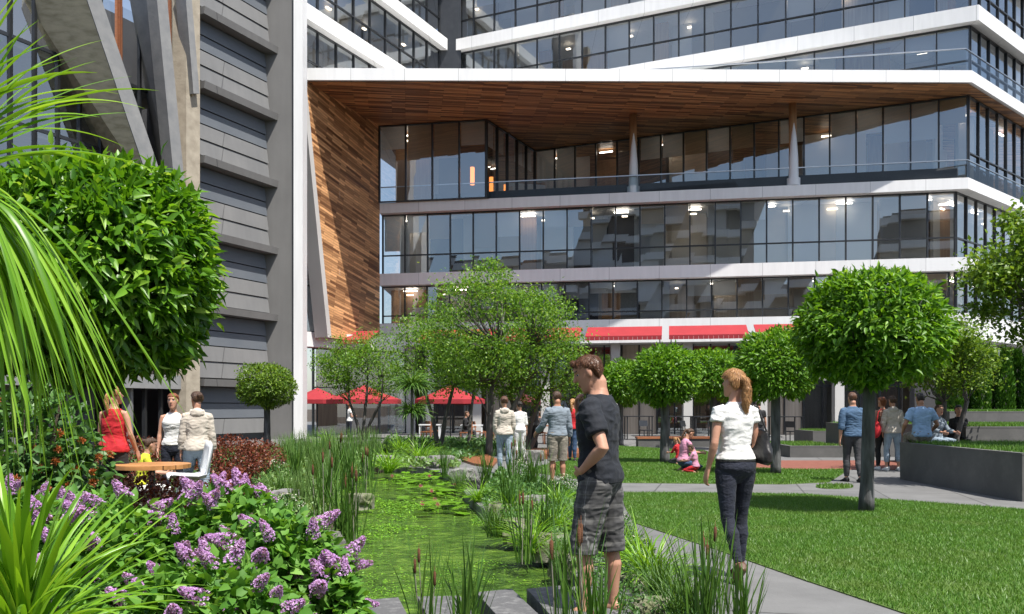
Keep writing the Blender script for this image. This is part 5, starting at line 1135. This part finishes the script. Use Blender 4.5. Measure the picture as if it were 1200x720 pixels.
# tall foreground plant on the left: a cane just outside the view carrying long arching blades
e = empty('arching_grass', (-1.44, 2.15, 0)); tag(e, 'tall bright green plant with long arching strap leaves hanging down at upper left', 'plant')
parts = []
for s_, (n, L_, w_, ti, dr, az, pw) in enumerate(((24, (.45, .68), .018, (.15, .75), (.7, 1.5), (-.3, 1.1), 1.1), (84, (.55, .92), .017, (.0, .45), (2.5, 2.95), (-.7, 1.1), -1), (24, (.40, .62), .022, (.0, .45), (.1, .6), (-.8, .8), 1.2), (34, (.5, .8), .019, (.0, .4), (2.4, 2.9), (-3.1, 3.1), -1))):
    parts.append(blades(n, L_, w_, .05, ti, dr, 18, az=az, base=np.array([0, 0, 1.95]), seed=90 + s_, power=pw))
V, Fc = merge(parts); link('leaves', npmesh('leaves', V, Fc, B_bright, smooth=True), e)
trunk('cane', [(0, 0, -.02), (-.03, 0, 1.0), (0, 0, 1.97)], [.05, .042, .035], bark, e)
# bright spiky plant at bottom left
e = empty('spiky_plant', (-1.95, 3.45, 0)); tag(e, 'bright green spiky plant with upright sword leaves in the bottom left corner', 'plant')
parts = [blades(58, (.55, .85), .040, .05, (.0, .45), (.1, .9), 12, base=np.array([0, 0, .48]), seed=101), blades(75, (.6, .95), .026, .06, (.4, 1.0), (.3, 1.1), 12, base=np.array([0, 0, .46]), seed=102), blades(40, (.4, .6), .03, .05, (.7, 1.2), (.9, 1.8), 12, base=np.array([0, 0, .46]), seed=103)]
V, Fc = merge(parts); link('leaves', npmesh('leaves', V, Fc, B_bright, smooth=True), e); trunk('stem', [(0, 0, -.02), (0, 0, .25), (0, 0, .5)], [.07, .06, .05], bark, e)
def sedge(e, m_=B_sedge, key='sedge', n=110, L_=(.35, .6), w_=.012, ti=(.05, .8), dr=(.3, 1.4), sp=.07, seed=5, seg=7):
    link('leaves', blademesh(key, n=n, L=L_, w=w_, spread=sp, tilt=ti, droop=dr, seg=seg, seed=seed, m=m_), e)
def bright(e): sedge(e, B_bright, 'bright', 120, (.35, .65), .014, (.1, .9), (.4, 1.4), .06, 6)
def iris(e): sedge(e, B_sedge, 'iris', 46, (.5, .95), .020, (.0, .28), (.0, .35), .10, 7)
def pale_r(e): sedge(e, B_pale, 'pale', 150, (.5, .85), .013, (.0, .22), (.0, .3), .22, 8)
def fine(e): sedge(e, B_sedge, 'fine', 160, (.25, .5), .007, (.0, .6), (.2, 1.0), .10, 9)
def cattail(e, n=5, seed=1, hh=1.0):
    rg = random.Random(seed); link('leaves', blademesh('cat', n=26, L=(.6, 1.15), w=.014, spread=.11, tilt=(.0, .25), droop=(.0, .4), seg=8, seed=10, m=B_sedge), e)
    for k in range(n):
        x, y = rg.uniform(-.13, .13), rg.uniform(-.1, .1); h = hh * rg.uniform(.7, 1.1); dx = rg.uniform(-.06, .06)
        MB().tube([(x, y, 0), (x + dx * .5, y, h * .5), (x + dx, y, h)], [.006, .005, .004], 6).build('stem', stemm, e)
        MB().tube([(x + dx, y, h - .01), (x + dx, y, h), (x + dx, y, h + .11), (x + dx, y, h + .12), (x + dx, y, h + .17)], [.004, .013, .013, .003, .001], 8).build('seed_head', catm, e, smooth=True)
def whiteflowers(e, seed=4):
    global RNG
    V, Fc = leafmass((0, 0, .10), (.24, .22, .20), 900, .05, .022, L_shrub, seed, shell=.2); link('foliage', npmesh('foliage', V, Fc, L_shrub), e)
    RNG = np.random.default_rng(seed); n = 130; d = unit(RNG.normal(size=(n, 3)) + np.array([0, 0, .8])); V, Fc = leaves(d * np.array([.25, .23, .22]) + np.array([0, 0, .1]), RNG.normal(size=(n, 3)), .02, .018, up=d); link('florets', npmesh('florets', V, Fc, whitep), e)['kind'] = 'stuff'
rg = random.Random(77)
def place(fn, name, cat, group, items):
    for it in items:
        px, py, lab = it[0], it[1], it[2]; sc = it[3] if len(it) > 3 else 1.0
        clump(name, lab, px, py, None, fn, cat, group, rg.uniform(0, 6.28), sc, -.02)
place(bright, 'sedge_clump', 'grass clump', 'bright green sedge clumps', [
 (762, 690, 'bright sedge clump between the standing man and the walking woman', 1.15), (724, 665, 'bright sedge clump right behind the standing man', .8), (650, 632, 'bright sedge clump left of the standing man on the bank', 1.0), (470, 536, 'bright sedge clump at the far end of the pond', 1.5), (492, 545, 'bright sedge clump by the far pond stones', 1.5), (383, 528, 'bright sedge clump left of the lone standing person', 1.6), (600, 610, 'bright sedge clump on the right bank above the stepping slabs', .9), (560, 590, 'bright sedge clump on the right bank by the lily pads', .8), (655, 600, 'bright sedge clump by the path behind the standing man', .9), (622, 650, 'bright sedge clump low on the right bank', .9), (700, 640, 'bright sedge clump hidden behind the standing man', .9), (455, 555, 'bright sedge clump at the far left pond corner', 1.3)])
place(iris, 'iris_clump', 'plant', 'upright iris clumps', [
 (820, 752, 'tall upright iris leaves in front of the walking woman', .88), (548, 770, 'tall upright iris leaves in front of the stepping slabs', .8), (595, 610, 'upright iris leaves on the right bank', .9), (625, 575, 'upright iris leaves beside the path on the right bank', .9), (640, 640, 'upright iris leaves beside the standing man', .8), (570, 575, 'upright iris leaves by the right bank stones', .9), (408, 575, 'upright iris leaves at the left bank, upper group', 1.2), (385, 600, 'upright iris leaves at the left bank, middle group', 1.1), (370, 560, 'upright iris leaves on the left bank behind the reeds', 1.2), (432, 560, 'upright iris leaves at the upper left pond corner', 1.1), (400, 640, 'upright iris leaves at the left bank, lower group', .9), (520, 560, 'upright iris leaves near the lily pads', .8), (868, 760, 'iris leaves at the right of the walking woman\'s feet', .7), (345, 570, 'upright iris leaves left of the reeds', 1.2), (700, 790, 'broad iris leaves at the standing man\'s feet', .8)])
place(pale_r, 'reed_clump', 'reeds', 'pale green reed clumps', [
 (358, 548, 'pale reeds left of the lone standing person, front left', 1.2), (385, 545, 'pale reeds at the left bank in the middle of the group', 1.25), (412, 540, 'pale reeds just below the lone standing person', 1.2), (335, 552, 'pale reeds at the left end of the group', 1.1), (437, 541, 'pale reeds at the right end of the group', 1.2), (372, 570, 'pale reeds in front on the left bank', 1.0), (395, 562, 'pale reeds at the water on the left bank', 1.0), (355, 600, 'pale reeds beside the lilac nearest the pond', .8)])
place(lambda e: cattail(e, 3, rg.randint(0, 99), .75), 'cattail', 'cattails', 'cattails round the pond', [
 (412, 640, 'cattails rising beside the lilac nearest the pond', 1.0), (430, 585, 'cattails at the upper left of the pond', 1.0), (375, 620, 'cattails on the left bank among the reeds', 1.0), (395, 575, 'cattails among the pale reeds', 1.1), (616, 660, 'cattails at the right bank above the stepping slabs', .85), (598, 575, 'cattails on the right bank by the stones', 1.0), (640, 590, 'cattails beside the path on the right bank', .9), (500, 755, 'cattails in front of the second stepping slab', .7), (835, 740, 'cattails rising in front of the walking woman', .8), (668, 765, 'feathery cattails in front of the standing man\'s shorts', .95), (610, 545, 'cattails near the timber deck', .9)])
place(fine, 'fine_grass_clump', 'grass clump', 'fine grass clumps on the banks', [
 (680, 625, 'fine grass clump on the bank behind the standing man', 1.1), (665, 670, 'fine grass clump at the water beside the standing man', 1.0), (780, 710, 'fine grass clump in front of the walking woman', 1.1), (800, 735, 'fine grass clump at the bottom left of the path', 1.0), (735, 650, 'fine grass clump at the left edge of the path', .9), (700, 605, 'fine grass clump where the paths meet', .9), (580, 630, 'fine grass clump low on the right bank', 1.0), (540, 575, 'fine grass clump by the lily pads', 1.0), (310, 560, 'fine grass clump beside the red barberry', 1.4), (330, 585, 'fine grass clump between reeds and lilac', 1.3), (300, 545, 'fine grass clump below the small round tree', 1.5), (520, 548, 'fine grass clump beside the far stones', 1.3), (450, 540, 'fine grass clump left of the spiky pole plant', 1.4), (340, 530, 'fine grass clump at the foot of the pale post', 1.6)])
place(whiteflowers, 'white_flowers', 'flowers', 'low white flowering clumps', [
 (690, 600, 'low white-flowered clump where the path bends', 1.0), (722, 630, 'low white-flowered clump at the left edge of the path', .9), (660, 580, 'low white-flowered clump behind the bank grasses', 1.1), (745, 660, 'low white-flowered clump beside the walking woman', .8), (335, 610, 'low white-flowered clump beside the lilac', 1.1), (320, 565, 'low white-flowered clump beside the barberry', 1.4), (360, 640, 'low white-flowered clump at the left bank', 1.0), (610, 560, 'low white-flowered clump by the far path', 1.2), (490, 536, 'low pale clump by the far stones', 1.3)])
# spiky plant on a pole
e = empty('pole_plant', (*at(483, 541), 0)); tag(e, 'slender pole plant with a spiky green head at the far end of the pond', 'plant')
V, Fc = merge([blades(260, (.5, .9), .03, .08, (.1, 1.2), (.8, 2.2), 6, base=np.array([0, 0, 1.95]), seed=120), blades(200, (.4, .7), .03, .15, (.3, 1.4), (.8, 1.8), 6, base=np.array([0, 0, 1.3]), seed=121)])
link('leaves', npmesh('leaves', V, Fc, B_sedge), e); trunk('stem', [(0, 0, 0), (0, 0, 1), (0, 0, 2)], [.05, .045, .04], bark, e)
# ---------------------------------------------------------------- rocks, lily pads, stepping slabs
def rock(label, px, py, sx, sy, sz, seed, m_=rockm, z=-.05):
    p = G(px, py); bm = bmesh.new(); bmesh.ops.create_icosphere(bm, subdivisions=4, radius=1)
    for v in bm.verts:
        n = v.co.normalized(); d = noise.noise(n * 1.3 + Vector((seed * 3.1, 0, 0))) * .45 + noise.noise(n * 3 + Vector((seed, 2, 0))) * .2 + noise.noise(n * 7 + Vector((seed, 9, 0))) * .07
        q = n * (1 + d); q = Vector((max(min(q.x, .85), -.85), max(min(q.y, .85), -.85), max(min(q.z, .72), -.5))); v.co = Vector((q.x * sx, q.y * sy, q.z * sz))
    me = bpy.data.meshes.new('rock'); bm.to_mesh(me); bm.free(); me.materials.append(m_)
    o = link('rock', me, None, (p.x, p.y, z + sz * .3), seed * 1.3); tag(o, label, 'rock', 'rocks round the pond')
for i, (px, py, sx, sy, sz, mo, lab) in enumerate(((545, 563, .42, .34, .30, 0, 'pale flat rock right of the lily pads'), (562, 572, .34, .3, .26, 0, 'pale rock next below the flat one by the lily pads'), (516, 548, .45, .35, .35, 0, 'grey rock at the far end of the pond'), (495, 546, .4, .3, .28, 0, 'smaller grey rock behind the lily pads'), (590, 607, .30, .34, .26, 1, 'mossy rock on the right bank at mid pond'), (612, 628, .30, .3, .24, 1, 'mossy rock on the right bank below the middle'), (640, 645, .28, .3, .22, 1, 'mossy rock beside the standing man\'s path slab'), (668, 665, .24, .24, .2, 1, 'mossy rock at the water near the standing man'), (628, 600, .3, .3, .28, 0, 'grey rock among the white flowers on the right bank'), (660, 622, .26, .26, .2, 0, 'grey rock behind the standing man\'s legs'), (450, 545, .45, .35, .3, 0, 'grey rock at the far left pond corner'), (625, 540, .4, .3, .35, 0, 'round grey boulder beside the timber deck'), (316, 552, .5, .5, .3, 0, 'pale rock below the small round tree'), (335, 590, .4, .36, .26, 0, 'pale rock beside the reeds on the left bank'), (380, 640, .26, .26, .2, 0, 'pale rock between lilac and water'), (740, 690, .2, .16, .16, 1, 'mossy rock at the edge of the path slab'), (765, 722, .22, .18, .17, 1, 'mossy rock at the bottom by the bright sedge'), (420, 590, .24, .3, .2, 1, 'mossy rock on the left bank at the water'), (530, 545, .3, .3, .2, 0, 'small grey rock beside the low timber deck'))):
    rock(lab, px, py, sx * .85, sy * .85, sz * .95, i + 1, mossrock if mo else rockm)
RNG = np.random.default_rng(5)
def pads(label, px, py, n, sx, sy, seed):
    rg = random.Random(seed); c = G(px, py, PZ); e = empty('water_lily', (c.x, c.y, PZ)); tag(e, label, 'water lily', 'water lilies on the pond')
    for k in range(n):
        b = MB(); x, y = rg.gauss(0, sx), rg.gauss(0, sy); r = rg.uniform(.07, .13); a0 = rg.uniform(0, 6.28); tl = rg.uniform(-.18, .18); h = rg.choice([.008, .05, .12, .18]) * rg.uniform(.7, 1.2)
        b.quad([(x, y, h)] + [(x + r * math.cos(a0 + t * .48), y + r * math.sin(a0 + t * .48), h + tl * r * math.cos(t * .48)) for t in range(13)]).build('lily_pad', padm, e)
    for k in range(3):
        f = MB(); x, y = rg.gauss(0, sx), rg.gauss(0, sy)
        for t in range(12):
            a = t * 6.283 / 6 + (.5 if t > 5 else 0); h = .03 if t > 5 else .0; r = .05 if t < 6 else .035
            f.quad([(x, y, .10), (x + r * .6 * math.cos(a - .35), y + r * .6 * math.sin(a - .35), .12 + h), (x + r * math.cos(a), y + r * math.sin(a), .15 + h), (x + r * .6 * math.cos(a + .35), y + r * .6 * math.sin(a + .35), .12 + h)])
        f.build('flower', pinkp, e)
pads('group of water lily pads nearest the pale rocks', 522, 580, 75, .34, .55, 1); pads('group of water lily pads at the far end of the pond', 488, 566, 75, .42, .8, 2); pads('group of water lily pads in the middle of the pond', 515, 600, 30, .25, .35, 3)
def sslab(label, pts, z=.06, th=.14):
    p = [G(*q, z) for q in pts]; o = MB().prism([(q.x, q.y) for q in p], z - th, z).build('stepping_slab', slabm, bevel=.006); tag(o, label, 'stone slab', 'stone slabs across the pond')
sslab('leftmost stone stepping slab across the pond', [(405, 830), (428, 703), (467, 700), (498, 760), (520, 830)])
sslab('second stone stepping slab from the left', [(489, 699), (539, 698), (625, 800), (540, 800)])
sslab('third stone stepping slab from the left', [(558, 694), (600, 690), (695, 780), (635, 780)])
sslab('fourth stone stepping slab, just left of the standing man', [(617, 690), (658, 686), (745, 770), (690, 770)])
sslab('broad stone slab under the standing man at the end of the crossing', [(668, 688), (716, 682), (772, 708), (900, 800), (780, 800)], .035, .15)

# low planting that covers both banks
def bank(name, label, pts, n, seed, ln=.05, wd=.028, h=.14, m=L_shrub):
    global RNG
    RNG = np.random.default_rng(seed); P = np.array([(G(*p).x, G(*p).y) for p in pts]); lo = P.min(0); hi = P.max(0); x = RNG.uniform(lo[0], hi[0], n * 4); y = RNG.uniform(lo[1], hi[1], n * 4)
    k = inpoly(x, y, [tuple(p) for p in P]); x = x[k][:n]; y = y[k][:n]; c = len(x); hh = np.array([h * (1.1 + 1.3 * noise.noise(Vector((a * 2.2, b_ * 2.2, seed)))) for a, b_ in zip(x, y)]); z = hh * RNG.uniform(.2, 1, c)
    sc_ = np.clip(y / 9, .8, 2.5)
    V, Fc = leaves(np.stack([x, y, z], 1), RNG.normal(size=(c, 3)) + np.array([0, 0, .5]), ln * sc_, wd * sc_, .15, up=np.tile([0, 0, 1.2], (c, 1)))
    o = link(name, npmesh(name, V, Fc, m)); tag(o, label, 'ground cover', kind='stuff')
bank('bank_groundcover', 'low leafy ground cover along the right bank of the pond', [(565, 585), (585, 560), (640, 572), (700, 598), (735, 650), (800, 705), (840, 760), (740, 745), (690, 688), (650, 652), (610, 625), (568, 598)], 16000, 1)
bank('pale_groundcover', 'pale creeping ground cover along the left bank of the pond', [(300, 540), (345, 528), (440, 532), (520, 536), (540, 550), (500, 550), (455, 547), (425, 552), (400, 562), (396, 612), (398, 660), (388, 730), (330, 760), (300, 640)], 22000, 2, m=B_pale)
bank('garden_groundcover', 'low dark green ground cover in the bed below the round trees', [(-60, 560), (240, 530), (320, 527), (310, 640), (300, 760), (-200, 760)], 16000, 3, h=.12)
bank('far_groundcover', 'low green planting beyond the far end of the pond', [(440, 533), (455, 518), (610, 522), (575, 533), (540, 545), (500, 538)], 7000, 4, h=.2)

# duckweed and leaf flecks floating in drifts on the water
RNG = np.random.default_rng(9); n = 150000; x = RNG.uniform(-3.6, 2.2, n); y = RNG.uniform(4.5, 21, n)
q = np.array([1.5 * noise.noise(Vector((a_ * .9, b_ * .45, 0))) + .6 * noise.noise(Vector((a_ * 3.1, b_ * 2.2, 4))) + .35 * noise.noise(Vector((a_ * 8, b_ * 6, 7))) for a_, b_ in zip(x, y)])
k = (q > RNG.uniform(.08, .62, n)) & inpoly(x, y, pond); x = x[k]; y = y[k]; n = len(x)
V, Fc = leaves(np.stack([x, y, PZ + RNG.uniform(.002, .014, n)], 1), np.stack([RNG.normal(size=n), RNG.normal(size=n), RNG.normal(0, .12, n)], 1), .026 * np.clip(y / 8, .8, 2), .014 * np.clip(y / 8, .8, 2), .1, up=np.tile([0, 0, 2.5], (n, 1)))
o = link('duckweed', npmesh('duckweed', V, Fc, padm)); tag(o, 'drifts of small floating leaves covering the pond water', 'duckweed', kind='stuff')
